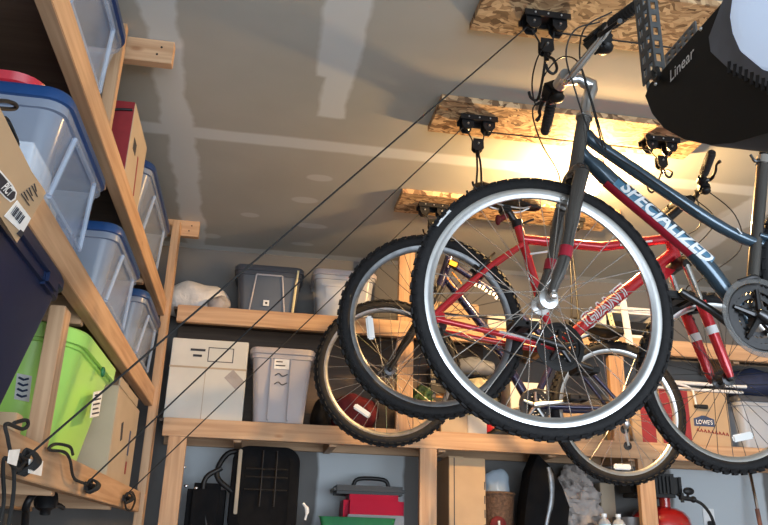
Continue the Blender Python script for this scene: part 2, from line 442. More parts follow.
for x, zt_ in ((.722, CZ-.002), (1.93, BZ[2]-.101)):
    MB().bx((x, yf+.0385, BZ[1]), (x+.088, yf+.0765, zt_), B).build('post', M['woodZ'], back)

MB().bx((-.47, YB-.048, BZ[1]+.001), (1.3, YB-.0415, BZ[2]-.016)).build('shade_panel', M['plyshade'], back)  # added dark sheet standing in for the shade between the upper levels
# ------------------------------------------------------------------ ceiling boards
boards = []
for i, (y0, y1, lab) in enumerate(((1.77, 2.035, 'oriented strand board panel on the ceiling, nearest the camera'), (2.46, 2.705, 'oriented strand board panel on the ceiling, middle one of three beside the bulb'),
                               (3.30, 3.53, 'oriented strand board panel on the ceiling, farthest toward the back shelf'))):
    o = MB().bx((.585+.01*i, y0, CZ-.026), (1.72, y1, CZ-.001), .001).build('strand_board', M['osb'])
    tag(o, lab, 'board', 'hoist mounting boards on the ceiling')
BB = CZ-.0265                                            # underside of the boards

# ------------------------------------------------------------------ hoist hardware
def bracket(x, y, label):
    t = thing('hoist_bracket', label, 'hoist bracket', (x, y, BB-.07), 'bicycle hoist brackets')
    MB().bx((x-.072, y-.03, BB-.0055), (x+.072, y+.03, BB-.0005), .001).bx((x-.075, y-.034, BB-.022), (x+.075, y-.029, BB-.001)).bx((x-.075, y+.029, BB-.022), (x+.075, y+.034, BB-.001)).build('mount_plate', M['blacksteel'], t)
    for sx in (-1, 1):
        px = x+sx*.043
        for sy in (-1, 1):
            MB().prism([(-.024, 0), (.024, 0), (.024, -.035), (.012, -.052), (-.012, -.052), (-.024, -.035)], (px, y+sy*.02-.0015, BB-.006), (1, 0, 0), (0, 0, 1), (0, .003, 0)).build('cheek', M['blacksteel'], t, smooth=False)
        p = MB().lathe((px, y, BB-.036), (0, 1, 0), [(.016, -.012), (.012, -.004), (.012, .004), (.016, .012)], 20).build('pulley', M['black'], t)
        MB().cyl((px, y-.027, BB-.036), (px, y+.027, BB-.036), .004, n=10).build('axle_bolt', M['alu'], t)
    for sx in (-.6, 0, .62): MB().ball((x+sx*.07, y-.0345, BB-.011), .0035, 8).build('screw', M['alu'], t)
    return t
brk = []
B1 = (.80, 1.925); B2 = (.765, 2.57); B3 = (.778, 3.41); B1r = (1.5, 1.925); B2r = (1.535, 2.57); B3r = (1.49, 3.41)
bracket(*B1, 'black pulley bracket on nearest board above the grey bicycle handlebar')
bracket(*B2, 'black pulley bracket on the middle board above the red bicycle saddle')
bracket(*B3, 'black pulley bracket on the farthest board above the purple bicycle')
bracket(*B1r, 'black pulley bracket on nearest board behind the black door opener')
bracket(*B2r, 'black pulley bracket on the middle board above the red bicycle handlebar')
bracket(*B3r, 'black pulley bracket on the farthest board behind the charcoal fork')
def hook(x, y, z, ztip, label, sp=.05, two=True):
    """pulley block with hooks hanging from ropes; z is block centre"""
    t = thing('hoist_hook', label, 'hook', (x, y, ztip), 'bicycle hoist hook blocks')
    for sy in (-1, 1): MB().prism([(-.02, .022), (.02, .022), (.022, -.018), (.012, -.03), (-.012, -.03), (-.022, -.018)], (x, y+sy*.012-.0015, z), (1, 0, 0), (0, 0, 1), (0, .003, 0)).build('block_cheek', M['blacksteel'], t, smooth=False)
    MB().lathe((x, y, z), (0, 1, 0), [(.018, -.01), (.013, -.003), (.013, .003), (.018, .01)], 20).build('pulley', M['black'], t)
    MB().cyl((x, y-.02, z), (x, y+.02, z), .0035, n=8).build('axle_bolt', M['alu'], t)
    for sy in ((-1, 1) if two else (1,)):
        yy = y+sy*sp
        MB().tube([(x, y+sy*.004, z-.028), (x, y+sy*.012, z-.045), (x+.004, yy*.6+y*.4, (z-.03)*.6+ztip*.4), (x, yy, ztip+.02), (x-.012, yy, ztip), (x-.028, yy, ztip+.008), (x-.034, yy, ztip+.028)], .0045, 8, 5).build('hook', M['black'], t)
    MB().lathe((x, y, z-.033), (0, 0, 1), [(.0, -.02), (.008, -.018), (.009, .0), (.006, .012), (0, .013)], 12).build('swivel', M['black'], t)
def rope(px0, bxy, label, zc, right, blk, blkr, tail):
    """rope from a cleat on the lower left beam up to the bracket, down to the block and across to the second bracket"""
    t_pts = onX(px0[0], px0[1], sx_f+.022)
    x, y = bxy
    b = MB()
    p1 = V((x-.06, y, BB-.046))
    b.tube([t_pts, p1], .0027, 6)
    b.tube([p1, V((x-.043, y, BB-.052)), V((x-.022, y, blk+.02)), V((x-.018, y, blk-.005))], .0028, 6)
    b.tube([V((x+.018, y, blk-.005)), V((x+.03, y, BB-.05)), V((x+.043, y, BB-.052)), V((right[0]-.05, right[1], BB-.05)), V((right[0]-.02, right[1], blkr+.02)), V((right[0]-.018, right[1], blkr))], .0028, 6)
    b.tube([V((right[0]+.018, right[1], blkr)), V((right[0]+.043, right[1], BB-.05))], .0028, 6)
    o = b.build('hoist_rope', M['rope'])
    tag(o, label, 'rope', 'bicycle hoist ropes')
    b = MB(); b.tube(tail, .0042, 6, 6); b.build('rope_tail', M['rope'], o)
    return t_pts
def X_(px, py, d=.02): return onX(px, py, sx_f+d)
tA = [X_(28, 456), X_(18, 470, .03), X_(6, 458, .035), X_(3, 468, .03), X_(4, 500, .025), X_(0, 524, .025), X_(6, 532, .03), X_(12, 505, .03), X_(14, 475, .03), X_(8, 440, .02), X_(6, 424, .012), X_(22, 429, .012), X_(28, 425, .012), X_(26, 420, .012), X_(14, 423, .012)]
tB = [X_(86, 484), X_(74, 478, .02), X_(70, 460, .02), X_(64, 452, .014), X_(50, 450, .012), X_(51, 446, .012), X_(58, 444, .012), X_(70, 447, .014), X_(73, 455, .02)]
tC = [X_(126, 496), X_(132, 492, .02), X_(135, 500, .02), X_(131, 510, .02), X_(126, 508, .015), X_(125, 500, .02)]
ra = rope((28, 456), B1, 'long black rope from nearest bracket to the leftmost cleat with white tag', 0, B1r, BB-.115, BB-.12, tA)
rb = rope((87, 483), B2, 'long black rope from the middle bracket to the cleat below the lime tote', 0, B2r, BB-.115, BB-.1, tB)
rc = rope((126, 495), B3, 'long black rope from the farthest bracket to the cleat nearest the corner post', 0, B3r, BB-.09, BB-.13, tC)
def cleat(px, py, label, big=1):
    p = onX(px, py, sx_f)
    t = thing('rope_cleat', label, 'cleat', (sx_f+.001, p.y, p.z-.02), 'rope cleats on the lower left beam')
    y, z = p.y, p.z; x = sx_f+.001
    MB().bx((x, y-.022, z-.012), (x+.005, y+.022, z+.012), .001).build('base', M['black'], t)
    MB().tube([(x+.022, y-.06*big, z+.008), (x+.02, y-.03, z), (x+.018, y, z), (x+.02, y+.03, z), (x+.022, y+.06*big, z+.008)], [.004, .008, .009, .008, .004], 8, 4).cyl((x+.004, y-.015, z), (x+.02, y-.015, z), .007, n=8).cyl((x+.004, y+.015, z), (x+.02, y+.015, z), .007, n=8).build('horn', M['black'], t)
    wr = MB()
    for k in range(5):
        a = (k-2)*.012
        wr.tube([(x+.013, y+a-.012, z-.02*big), (x+.034, y+a-.006, z-.008), (x+.036, y+a+.006, z+.008), (x+.014, y+a+.014, z+.02*big), (x+.01, y+a, z), (x+.013, y+a-.012, z-.02*big)], .0036, 6, 4)
    wr.build('wound_rope', M['rope'], t)
    return t, V((x, y, z))
ct, cp = cleat(18, 462, 'black rope cleat with white paper tag, leftmost on the lower beam', 1.35)
tg = MB(); q = [onX(a, b, sx_f+.03) for a, b in ((29, 459), (43, 461), (41, 476), (28, 473))]
tg.add(q, [[0, 1, 2, 3]]); tg2_ = MB(); tg2_.add([onX(a, b, sx_f+.042) for a, b in ((9, 450), (20, 449), (16, 466), (7, 463))], [[0, 1, 2, 3]])
tgo = tg.build('paper_tag', M['paper'], ct, smooth=False); tgo['label'] = 'white paper tag'; tgo.modifiers.new('s', 'SOLIDIFY').thickness = .0008
tgo = tg2_.build('paper_tag', M['paper'], ct, smooth=False); tgo['label'] = 'grey white paper tag'; tgo.modifiers.new('s', 'SOLIDIFY').thickness = .0008
cleat(85, 486, 'black rope cleat under the lime tote, middle of the lower beam')
cleat(123, 498, 'black rope cleat on the lower beam, nearest the corner post')

# ------------------------------------------------------------------ bicycles
def wheel(root, c, R, sec, rimcol, hubcol, spcol, rimdepth=.022, nk=64, name='wheel', axis=(0, 1, 0), refl=None, nsp=28, knob=.004):
    """rim is the part; tire, hub, spokes, reflector are its sub-parts"""
    c = V(c); ax = V(axis).normalized()
    Rt = R-sec-knob                                       # centre line radius of the tire
    Ro = Rt-sec*.72                                      # rim outer radius
    w = sec*.62
    rim = MB().lathe(c, ax, [(Ro, -w), (Ro+.004, -w*.8), (Ro-.002, 0), (Ro+.004, w*.8), (Ro, w), (Ro-rimdepth*.6, w*.9), (Ro-rimdepth, w*.35), (Ro-rimdepth, -w*.35), (Ro-rimdepth*.6, -w*.9)], 72, True).build(name, rimcol, root)
    tb = MB().torus(c, ax, Rt, sec, 84, 14)
    u, v = basis(ax)
    for k in range(nk):
        a = 2*PI*k/nk
        for row in (-1, 0, 1):
            aa = a+(PI/nk if row == 0 else 0)
            e = u*math.cos(aa)+v*math.sin(aa); tn = -u*math.sin(aa)+v*math.cos(aa)
            th = row*.85
            dirv = e*math.cos(th)+ax*math.sin(th); ww = dirv.cross(tn)
            p = c+e*Rt+dirv*(sec+knob*.3)
            mt3 = Matrix((tn, ww, dirv)).transposed()
            s = 2*PI*R/nk
            tb.box(p, (s*(.55 if row else .5), sec*(.5 if row else .62), knob*1.6), mt3)
    tire = tb.build('tire', M['rubber'], rim)
    hub = MB().lathe(c, ax, [(.006, -.055), (.012, -.05), (.012, -.036), (.026, -.034), (.026, -.028), (.014, -.022), (.012, 0), (.014, .022), (.026, .028), (.026, .034), (.012, .036), (.012, .05), (.006, .055)], 20).build('hub', hubcol, rim)
    # spokes: four shared meshes, copied round the hub
    q = nsp//4
    for kind in range(4):
        sy = 1 if kind % 2 else -1; lead = .55 if kind < 2 else -.55
        base = 2*PI/nsp*kind
        u0_, v0_ = u, v
        def pt(r, a, h): return c+(u*math.cos(a)+v*math.sin(a))*r+ax*h
        b = MB().tube([pt(.023, base+lead*2.2, sy*.031), pt(Ro-rimdepth+.002, base, sy*.003)], .00125, 5)
        o = b.build('spoke', spcol, rim, smooth=False)
        me = o.data; cl = c-rootloc(root)
        for v_ in me.vertices: v_.co -= cl
        o.location = cl
        from mathutils import Quaternion
        for k in range(1, q):
            d = o.copy(); COL.objects.link(d); d.parent = rim
            d.rotation_mode = 'QUATERNION'; d.rotation_quaternion = Quaternion(ax, 2*PI*k/q)
    if refl is not None:
        for (ang, rr_) in refl:
            e = u*math.cos(ang)+v*math.sin(ang); tn = -u*math.sin(ang)+v*math.cos(ang)
            mt3 = Matrix((e, tn, ax)).transposed()
            o = MB().box(c+e*rr_-ax*.004, (.026, .085, .012), mt3, .005).build('reflector', M['lens'], rim)
            o['label'] = 'white spoke reflector'
    return rim
def ang_of(c, p, axis=(0, 1, 0)):
    u, v = basis(V(axis)); d = V(p)-V(c); return math.atan2(d.dot(v), d.dot(u))
def crank(root, c, yside, R, arm, armang, mt, pedal=True, guard=None, teeth=38, both=True, ringmat=None, spider=5):
    c = V(c)
    y0 = c.y+yside*.045
    ax = V((0, yside, 0))
    cr = MB()
    n = teeth; prof = []
    def ring(Ro, Ri, yy, th, nt):
        pts = []
        for k in range(nt*2):
            a = PI*k/nt; r = Ro if k % 2 == 0 else Ro-.006
            pts.append((r*math.cos(a), r*math.sin(a)))
        N = nt*2
        vs = []
        for yk in (yy-th, yy+th):
            for (a, b) in pts: vs.append(V((c.x+a, yk, c.z+b)))
            for k in range(N):
                a = PI*k/nt; vs.append(V((c.x+Ri*math.cos(a), yk, c.z+Ri*math.sin(a))))
        fs = []
        for k in range(N):
            j = (k+1) % N
            fs += [[k, j, N+j, N+k], [2*N+k, 3*N+k, 3*N+j, 2*N+j], [k, 2*N+k, 2*N+j, j], [N+k, N+j, 3*N+j, 3*N+k]]
        cr.add(vs, fs)
    ring(R, R-.022, y0, .0018, n); ring(R*.78, R*.78-.018, y0-yside*.008, .0016, int(n*.78)); ring(R*.55, R*.55-.016, y0-yside*.016, .0016, int(n*.55))
    co = cr.build('chainring', ringmat or M['darksteel'], root, smooth=False)
    sp = MB()
    for k in range(spider):
        a = 2*PI*k/spider+.3
        sp.tube([c+V((0, yside*.05, 0)), V((c.x+(R-.018)*math.cos(a), y0+yside*.004, c.z+(R-.018)*math.sin(a)))], [.011, .006], 8)
    sp.build('spider', mt, co)
    if guard:
        MB().lathe((c.x, y0+yside*.007, c.z), (0, 1, 0), [(guard, -.0015), (guard, .0015), (guard-.016, .0025), (guard-.016, -.0025)], 60, True).build('chain_guard', guardmat, co)
    MB().cyl((c.x, c.y-.06, c.z), (c.x, c.y+.06, c.z), .017, n=18).build('bottom_bracket', M['darksteel'], root)
    for s in ((1, -1) if both else (1,)):
        a = armang+(0 if s == 1 else PI)
        e = V((math.cos(a), 0, math.sin(a)))
        p0 = V((c.x, c.y+yside*s*.062, c.z)); p1 = p0+e*arm+V((0, yside*s*.014, 0))
        ca = MB().tube([p0-e*.016, p0, p0+e*arm*.5, p1, p1+e*.012], [.012, .016, .011, .012, .009], 10).build('crank_arm', mt, root)
        if pedal:
            q = p1+V((0, yside*s*.055, 0))
            pd = MB().cyl(p1, q+V((0, yside*s*.045, 0)), .006, n=8)
            pd.bx((q.x-.045, q.y-.04, q.z-.013), (q.x-.03, q.y+.04, q.z+.013), .003).bx((q.x+.03, q.y-.04, q.z-.013), (q.x+.045, q.y+.04, q.z+.013), .003)
            pd.bx((q.x-.045, q.y-.045, q.z-.011), (q.x+.045, q.y-.034, q.z+.011), .003).bx((q.x-.045, q.y+.034, q.z-.011), (q.x+.045, q.y+.045, q.z+.011), .003).bx((q.x-.02, q.y-.035, q.z-.012), (q.x+.02, q.y+.035, q.z+.012), .004)
            po = pd.build('pedal', M['black'], ca)
    return y0
def chain(root, c, R, h, r, y):
    """closed chain loop round the chainring and the rear cog"""
    d = (V(h)-V(c)); d.y = 0; L_ = d.length; e = d.normalized(); n = V((-e.z, 0, e.x))
    pts = []
    for k in range(13):
        a = PI/2+PI*k/12; pts.append(V(c)+(e*math.cos(a)+n*math.sin(a))*R)
    for k in range(9):
        a = -PI/2+PI*k/8; pts.append(V(h)+(e*math.cos(a)+n*math.sin(a))*r)
    pts.append(pts[0])
    for p in pts: p.y = y
    MB().tube(pts, .0038, 6).build('chain', M['darksteel'], root)
def cassette(root, c, yside):
    b = MB()
    for k in range(7):
        R = .052-.0045*k; y = c.y+yside*(.012+.0042*k)
        b.lathe((c.x, y, c.z), (0, 1, 0), [(R, -.0009), (R, .0009), (R-.008, .0009), (R-.008, -.0009)], 40, True)
    return b.build('cassette', M['darksteel'], root)
def derailleur(root, c, yside, down, mt):
    y = c.y+yside*.03
    b = MB().tube([(c.x, y+yside*.02, c.z-.012), (c.x+down.x*.4, y+yside*.03, c.z+down.z*.4), (c.x+down.x*.55, y+yside*.012, c.z+down.z*.5)], [.01, .015, .012], 8, 4)
    o = b.build('derailleur', mt, root)
    p1 = V((c.x, y, c.z))+down*.55; p2 = V((c.x, y, c.z))+down
    MB().tube([p1+V((0, yside*.008, 0)), p2+V((0, yside*.008, 0))], .006, 6).tube([p1-V((0, yside*.006, 0)), p2-V((0, yside*.006, 0))], .005, 6).build('cage', mt, o)
    for p in (p1, p2): MB().lathe(p, (0, 1, 0), [(.02, -.002), (.02, .002), (.004, .004), (.004, -.004)], 14, True).build('jockey_wheel', M['black'], o)
def saddle(root, p, fd, up, L=.26, W=.075, col=None):
    """p = top of the seatpost; fd = forward unit vector (in the bike plane)"""
    fd = V(fd).normalized(); up = V(up).normalized(); sd = fd.cross(up)
    vs = []; n = 14; k = 12
    for i in range(k+1):
        t = i/k; x = -.13+L*t
        wd = W*(1-t)**.0 if t < .0 else W*(.75+.25*math.sin(PI*min(1, t*2.2+.15))) if t < .3 else W*(.95*(1-(t-.3)/.7)**1.3+.24)
        hh = .026*(1-.35*t)
        if i in (0, k): wd *= .45; hh *= .5
        zc = .052+.018*(1-t)**3
        for j in range(n):
            a = 2*PI*j/n; s_, c_ = math.sin(a), math.cos(a)
            vs.append(p+fd*x+sd*(wd*c_)+up*(zc+(hh if s_ > 0 else hh*1.1)*s_-.02*abs(c_)**2))
    fs = [[i*n+j, i*n+(j+1) % n, (i+1)*n+(j+1) % n, (i+1)*n+j] for i in range(k) for j in range(n)]+[list(range(n))[::-1], [k*n+j for j in range(n)]]
    b = MB(); b.add(vs, fs); s = b.build('saddle', col or M['black'], root)
    r = MB()
    for q in (-1, 1):
        r.tube([p+fd*.1+sd*.008*q+up*.035, p+fd*.05+sd*.022*q+up*.01, p-fd*.05+sd*.022*q+up*.01, p-fd*.1+sd*.04*q+up*.04], .0035, 6, 4)
    r.build('saddle_rail', M['alu'], s)
    MB().box(p, (.04, .055, .025), None, .006).build('seat_clamp', M['black'], s)
def vbrake(root, c, hubc, R, mt, side=(1, -1)):
    """brake arms hugging the rim at angle of point c"""
    e = (V(c)-V(hubc)); e.y = 0; e.normalize()
    tn = V((-e.z, 0, e.x))
    b = MB()
    for s in side:
        yy = V((0, s*.036, 0))
        base = V(hubc)+e*(R-.085)+yy*1.3; top = V(hubc)+e*(R+.03)+yy*.9
        b.tube([base, base+e*.05+yy*.25, top], [.008, .009, .005], 8, 4)
        pad = V(hubc)+e*(R-.058)+V((0, s*.024, 0))
        b.box(pad, (.055, .012, .012), Matrix((tn, V((0, 1, 0)), e)).transposed(), .003)
        b.cyl(pad, base+e*.026, .004, n=8)
    top = V(hubc)+e*(R+.03)
    b.tube([top+V((0, .033, 0)), top+e*.014, top-V((0, .033, 0))], .0025, 6, 5)
    return b.build('rim_brake', mt, root)
guardmat = clear('smoked_guard', (.9, .9, .9), (.2, .2, .2), .4)
def cable(root, pts, r=.0024, mt=None): return MB().tube(pts, r, 6, 6).build('cable', mt or M['black'], root)
def grip(root, a, b, lever_dir, bar, shifter=True, leverlen=.09, sc=1):
    """grip, brake lever and shifter pod on a bar end running from a (inner) to b (outer end)"""
    a, b = V(a), V(b); d = (b-a).normalized(); ld = V(lever_dir).normalized()
    g = MB().tube([a, a+d*.004, (a+b)/2, b-d*.006, b], [.017, .0155, .0165, .0165, .013], 12); 
    for k in range(9):
        t = (k+.7)/10; g.torus(a+(b-a)*t, d, .0163, .0016, 14, 5)
    go = g.build('grip', M['grip'], bar)
    p = a-d*.035
    lv = MB().tube([p+ld*.012, p+ld*.035+d*.01, p+ld*.042+d*.05, p+ld*.036+d*leverlen, p+ld*.046+d*(leverlen+.02)], [.009, .008, .006, .005, .007], 8, 5).cyl(p-d*.012, p+d*.012, .018, n=12)
    lv.build('brake_lever', M['blacksteel'], bar)
    if shifter:
        u, w = basis(d); s = ld.cross(d).normalized()
        up = s if s.z > 0 else -s
        MB().box(p-d*.03-up*.012+ld*.014, (.05*sc, .045*sc, .042*sc), Matrix((d, ld, d.cross(ld))).transposed(), .009).ball(p-d*.028-up*.03*sc+ld*.016, .02*sc, 12, (1, 1, .7)).build('shifter', M['black'], bar)

# ---- A: charcoal and slate hybrid, nearest, front wheel to the left
YA = 1.86
cA = V((.730, YA, H+.618)); RA = .364
A = thing('bicycle', 'dark slate hybrid bicycle with white lettering, largest and nearest, hung from the ceiling', 'bicycle', (1.25, YA, cA.z-RA), 'bicycles hung from the ceiling')
a = lambda x, y, dy=0: onY(x, y, YA+dy)
bbA = a(749, 322); rhA = bbA+V((.415, 0, .13))
ht, hb = a(584, 119), a(574, 180)
hd = (ht-hb).normalized()
stA = a(763, 165); sdir = (stA-bbA).normalized()
f = MB()
dt0 = a(581, 150)
f.tube([a(580, 151), a(612, 182), a(690, 248), bbA], [.018, .025, .025, .024], 20, 3)
f.tube([a(586, 134), a(602, 148), a(700, 214), a(738, 236), a(757, 243), a(768, 246)], [.019, .019, .018, .017, .016, .015], 18, 5)
tt = bbA+sdir*((a(766, 240)-bbA).dot(sdir))
for s in (-1, 1):
    f.tube([tt+V((0, s*.014, 0)), tt.lerp(rhA, .4)+V((0, s*.045, .0)), rhA+V((0, s*.064, 0))], [.009, .009, .008], 10, 4)
    f.tube([bbA+V((0, s*.03, 0)), bbA.lerp(rhA, .4)+V((0, s*.045, 0)), rhA+V((0, s*.064, 0))], [.011, .010, .008], 10, 4)
    f.box(rhA+V((0, s*.064, 0)), (.04, .006, .045), None, .002)
frA = f.build('frame', M['slate'], A)
MB().tube([hb-hd*.006, hb, ht, ht+hd*.004], [.023, .021, .020, .022], 20).build('head_tube', M['forkgrey'], A)
MB().tube([bbA, stA], .0178, 18).build('seat_tube', M['forkgrey'], A)
dA0, dA1 = a(612, 183), a(728, 283); dd = (dA1-dA0).normalized(); dn = V((-dd.z, 0, dd.x)); dn = dn if dn.z > 0 else -dn
o = text_mb('SPECIALIZED', .054, a(611, 182.5).lerp(a(691, 249), .64), dd, dn, (0, -1, 0), .25, .0012, .0016, .0262, sx=1.03).build('lettering', M['decal'], frA, smooth=False); o['label'] = 'white capital lettering on the down tube'
bb_ = MB(); vs = []
for i in range(15):
    cc_ = a(613, 184).lerp(a(708, 264), i/14)
    for j in range(9):
        th = math.radians(72-110*j/8); vs.append(cc_+V((0, -1, 0))*math.cos(th)*.0256+dn*math.sin(th)*.0256)
bb_.add(vs, [[i*9+j, i*9+j+1, (i+1)*9+j+1, (i+1)*9+j] for i in range(14) for j in range(8)])
bb_.build('stripe', M['bluband'], frA)['label'] = 'steel blue band behind the white lettering'
# red band wrapped round the lower flank of the down tube
st = MB(); vs = []; n = 9
q0, q1 = a(608, 180), a(699, 256)
for i in range(15):
    c_ = q0.lerp(q1, i/14)
    for j in range(n):
        th = math.radians(-40-60*j/(n-1)); rr_ = .0258
        vs.append(c_+V((0, -1, 0))*math.cos(th)*rr_+dn*math.sin(th)*rr_)
st.add(vs, [[i*n+j, i*n+j+1, (i+1)*n+j+1, (i+1)*n+j] for i in range(14) for j in range(n-1)])
o = st.build('stripe', M['crimson'], frA); o['label'] = 'crimson stripe under the down tube'
for (pa, pb) in (((737, 228), (742, 234)),):
    MB().tube([a(*pa, -.0245), a(*pb, -.0235)], .0018, 5).build('pinstripe', M['decal'], frA)
MB().cyl(stA, stA+sdir*.012, .021, n=18).cyl(stA+sdir*.003, stA+sdir*.028, .0195, n=18).build('seat_collar', M['chrome'], A)
MB().tube([stA+V((-.02, -.012, .008)), stA+V((-.036, -.014, .002)), stA+V((-.048, -.014, .022))], [.006, .005, .004], 8, 4).build('quick_release', M['darksteel'], A)
spA = stA+sdir*.17
MB().cyl(stA, spA, .0145, n=16).build('seatpost', M['black'], A)
saddle(A, spA, (-1, 0, -.12), (-.12, 0, 1))
# fork
kd = (cA-hb).normalized(); cr = cA+V((hb.x-cA.x, 0, hb.z-cA.z)).normalized()*.397
fk = MB()
fk.tube([hb, cr+V((0, 0, .002))], [.021, .024], 16)
fk.tube([cr+V((0, -.052, -.012)), cr+V((0, -.03, .008)), cr+V((0, .03, .008)), cr+V((0, .052, -.012))], [.02, .021, .021, .02], 14, 4)
for s in (-1, 1):
    d0 = cr+V((0, s*.052, -.008)); d1 = cA+V((.004, s*.055, 0))
    fk.tube([d0, d0.lerp(d1, .3), d0.lerp(d1, .7)+V((.006, 0, 0)), d1+V((0, 0, .02)), d1-V((0, 0, .006))], [.0205, .0205, .0165, .013, .009], 14, 4)
fkA = fk.build('fork', M['forkgrey'], A)
for s in (-1, 1):
    d0 = cr+V((0, s*.052, -.008)); d1 = cA+V((.004, s*.055, 0)); mid = d0.lerp(d1, .66); dv = (d1-d0).normalized()
    MB().cyl(mid-dv*.016+V((.005, 0, 0)), mid+dv*.016+V((.006, 0, 0)), .0185, n=16).build('band', M['crimson'], fkA)['label'] = 'red band round the fork leg'
MB().cyl(cA+V((0, -.075, 0)), cA+V((0, .075, 0)), .006, n=10).lathe(cA+V((0, -.066, 0)), (0, 1, 0), [(.004, -.01), (.009, -.007), (.011, .0), (.009, .006)], 16).tube([cA+V((0, .07, 0)), cA+V((.014, .076, .02)), cA+V((.02, .08, .055))], [.006, .005, .006], 8, 4).build('quick_release', M['chrome'], A)
whA = wheel(A, cA, RA, .0185, M['alu'], M['alu'], M['steel'], .026, 66, 'front_wheel', refl=None, nsp=32, knob=.003)
whr = wheel(A, rhA, RA, .0185, M['alu'], M['alu'], M['steel'], .026, 66, 'rear_wheel', nsp=32, knob=.003)
tire_ = [o_ for o_ in whA.children if o_.name.startswith('tire')][0]
lm = MB(); vs = []; R_ = RA-.0185-.003
for i in range(9):
    aa = math.radians(138+10*i/8)
    e_ = V((math.cos(aa), 0, math.sin(aa)))
    for th in (-.95, -1.35): vs.append(cA+e_*(R_+.0192*math.cos(th))+V((0, .0192*math.sin(th), 0)))
lm.add(vs, [[2*i, 2*i+1, 2*i+3, 2*i+2] for i in range(8)])
lm.build('tire_label', M['decal'], whA)
vbrake(A, cr, cA, RA, M['alu'])
# stem and bar
MB().tube([ht, ht+hd*.02, ht+hd*.075], [.022, .017, .015], 16).lathe(ht, hd, [(.025, 0), (.025, .008), (.022, .014), (.016, .022)], 18).build('headset', M['alu'], A)
stp = a(591, 86); clA = a(563, 80)
stem = MB().tube([ht+hd*.05, stp+V((0, 0, -.012)), stp+V((.002, 0, .012))], [.0155, .02, .017], 16).tube([stp, a(578, 79), clA], [.021, .017, .018], 14).cyl(clA+V((0, -.028, 0)), clA+V((0, .028, 0)), .021, n=18).build('stem', M['alu'], A)
n0 = a(568, 79, -.05); n1 = onY(600, 40, YA-.15); n2 = onY(612, 24, YA-.19); n3 = onY(641, 3, YA-.31)
f0 = a(560, 82, .05); f1 = onY(553, 97, YA+.14); f2 = onY(551, 104, YA+.18); f3 = onY(545, 133, YA+.30)
bar = MB().tube([n3, n2, n1, n0, clA, f0, f1, f2, f3], [.011, .011, .011, .0125, .0135, .0125, .011, .011, .011], 14, 5).build('handlebar', M['chrome'], A)
grip(A, n2, n3, (-.5, 0, -.6), bar, sc=1.35); grip(A, f2, f3, (-.7, 0, -.35), bar, leverlen=.07, sc=1.25)
for pts in ([a(546, 42, -.1), a(536, 62, -.02), a(532, 85, .08), a(536, 105, .16), f1+V((-.03, 0, 0))],
            [onY(600, 22, YA-.17), a(575, 30, -.14), a(566, 55, -.1), a(575, 90, -.05), a(588, 128, -.035), a(602, 148, -.028)],
            [onY(612, 12, YA-.2), a(585, 28, -.16), a(580, 60, -.1), a(592, 105, -.05), a(603, 148, -.03)],
            [f1+V((-.02, 0, .02)), a(540, 100, .1), a(543, 78, .02), a(560, 58, -.02), a(578, 62, -.04), a(590, 95, -.04), a(606, 150, -.03)],
            [f1, a(533, 108, .13), a(540, 140, .06), a(556, 168, .01), cr+V((-.03, .03, -.005))],
            [a(604, 150, -.027), a(618, 158, -.024), a(640, 172, -.0225), a(700, 214, -.022)]):
    cable(A, pts)
crank(A, bbA, -1, .096, .17, -.6, M['darksteel'], True, .112, 44, True, M['darksteel'])
cassette(A, rhA, -1); chain(A, bbA, .093, rhA, .035, YA-.045); derailleur(A, rhA, -1, V((-.03, 0, -.13)), M['darksteel'])
MB().tube([bbA+V((.03, -.04, .1)), bbA+V((.0, -.05, .115)), bbA+V((-.05, -.05, .1))], [.006, .008, .005], 8, 4).build('front_derailleur', M['darksteel'], A)

# ---- B: red hardtail, front wheel to the right
YBk = 2.60
b_ = lambda x, y, dy=0: onY(x, y, YBk+dy)
rB = b_(432, 324); RB = .342
Bc = V((1.708, YBk, H+.615))
Bk = thing('bicycle', 'bright red mountain bicycle with suspension fork, hung between the other two bicycles', 'bicycle', (1.15, YBk, Bc.z-RB), 'bicycles hung from the ceiling')
bbB = b_(555, 350); stB = b_(518, 226); sdB = (stB-bbB).normalized()
htB, hbB = b_(668, 233), b_(677, 262); hdB = (htB-hbB).normalized()
f = MB()
f.tube([hbB-hdB*.01, htB+hdB*.01], .022, 18)
f.tube([bbB, stB], .0175, 18)
f.tube([stB-sdB*.055, b_(600, 247), b_(667, 239)], [.0185, .0195, .0195], 16)
f.tube([bbB, b_(610, 303), b_(672, 254)], [.022, .023, .023], 18)
for s in (-1, 1):
    f.tube([stB-sdB*.075+V((0, s*.014, 0)), stB.lerp(rB, .4)+V((-.0, s*.045, -.03)), rB+V((.008, s*.066, .03)), rB+V((0, s*.068, 0))], [.0105, .0105, .0105, .009], 12, 4)
    f.tube([bbB+V((-.01, s*.03, 0)), bbB.lerp(rB, .4)+V((0, s*.048, 0)), rB+V((.02, s*.067, -.004)), rB+V((0, s*.068, 0))], [.012, .011, .0105, .009], 12, 4)
    f.prism([(-.02, -.015), (.03, -.012), (.03, .02), (.0, .035), (-.02, .012)], rB+V((0, s*.068-.003, 0)), (1, 0, 0), (0, 0, 1), (0, .006, 0))
f.prism([(0, 0), (.075, -.015), (.012, -.075)], bbB.lerp(hbB, .995)+V((-.085, -.006, -.02)), (1, 0, 0), (0, 0, 1), (0, .012, 0))
frB = f.build('frame', M['red'], Bk)
e0, e1 = b_(568, 339), b_(655, 268); dd = (e1-e0).normalized(); dn = V((-dd.z, 0, dd.x)); dn = dn if dn.z > 0 else -dn
mid = b_(604, 308)
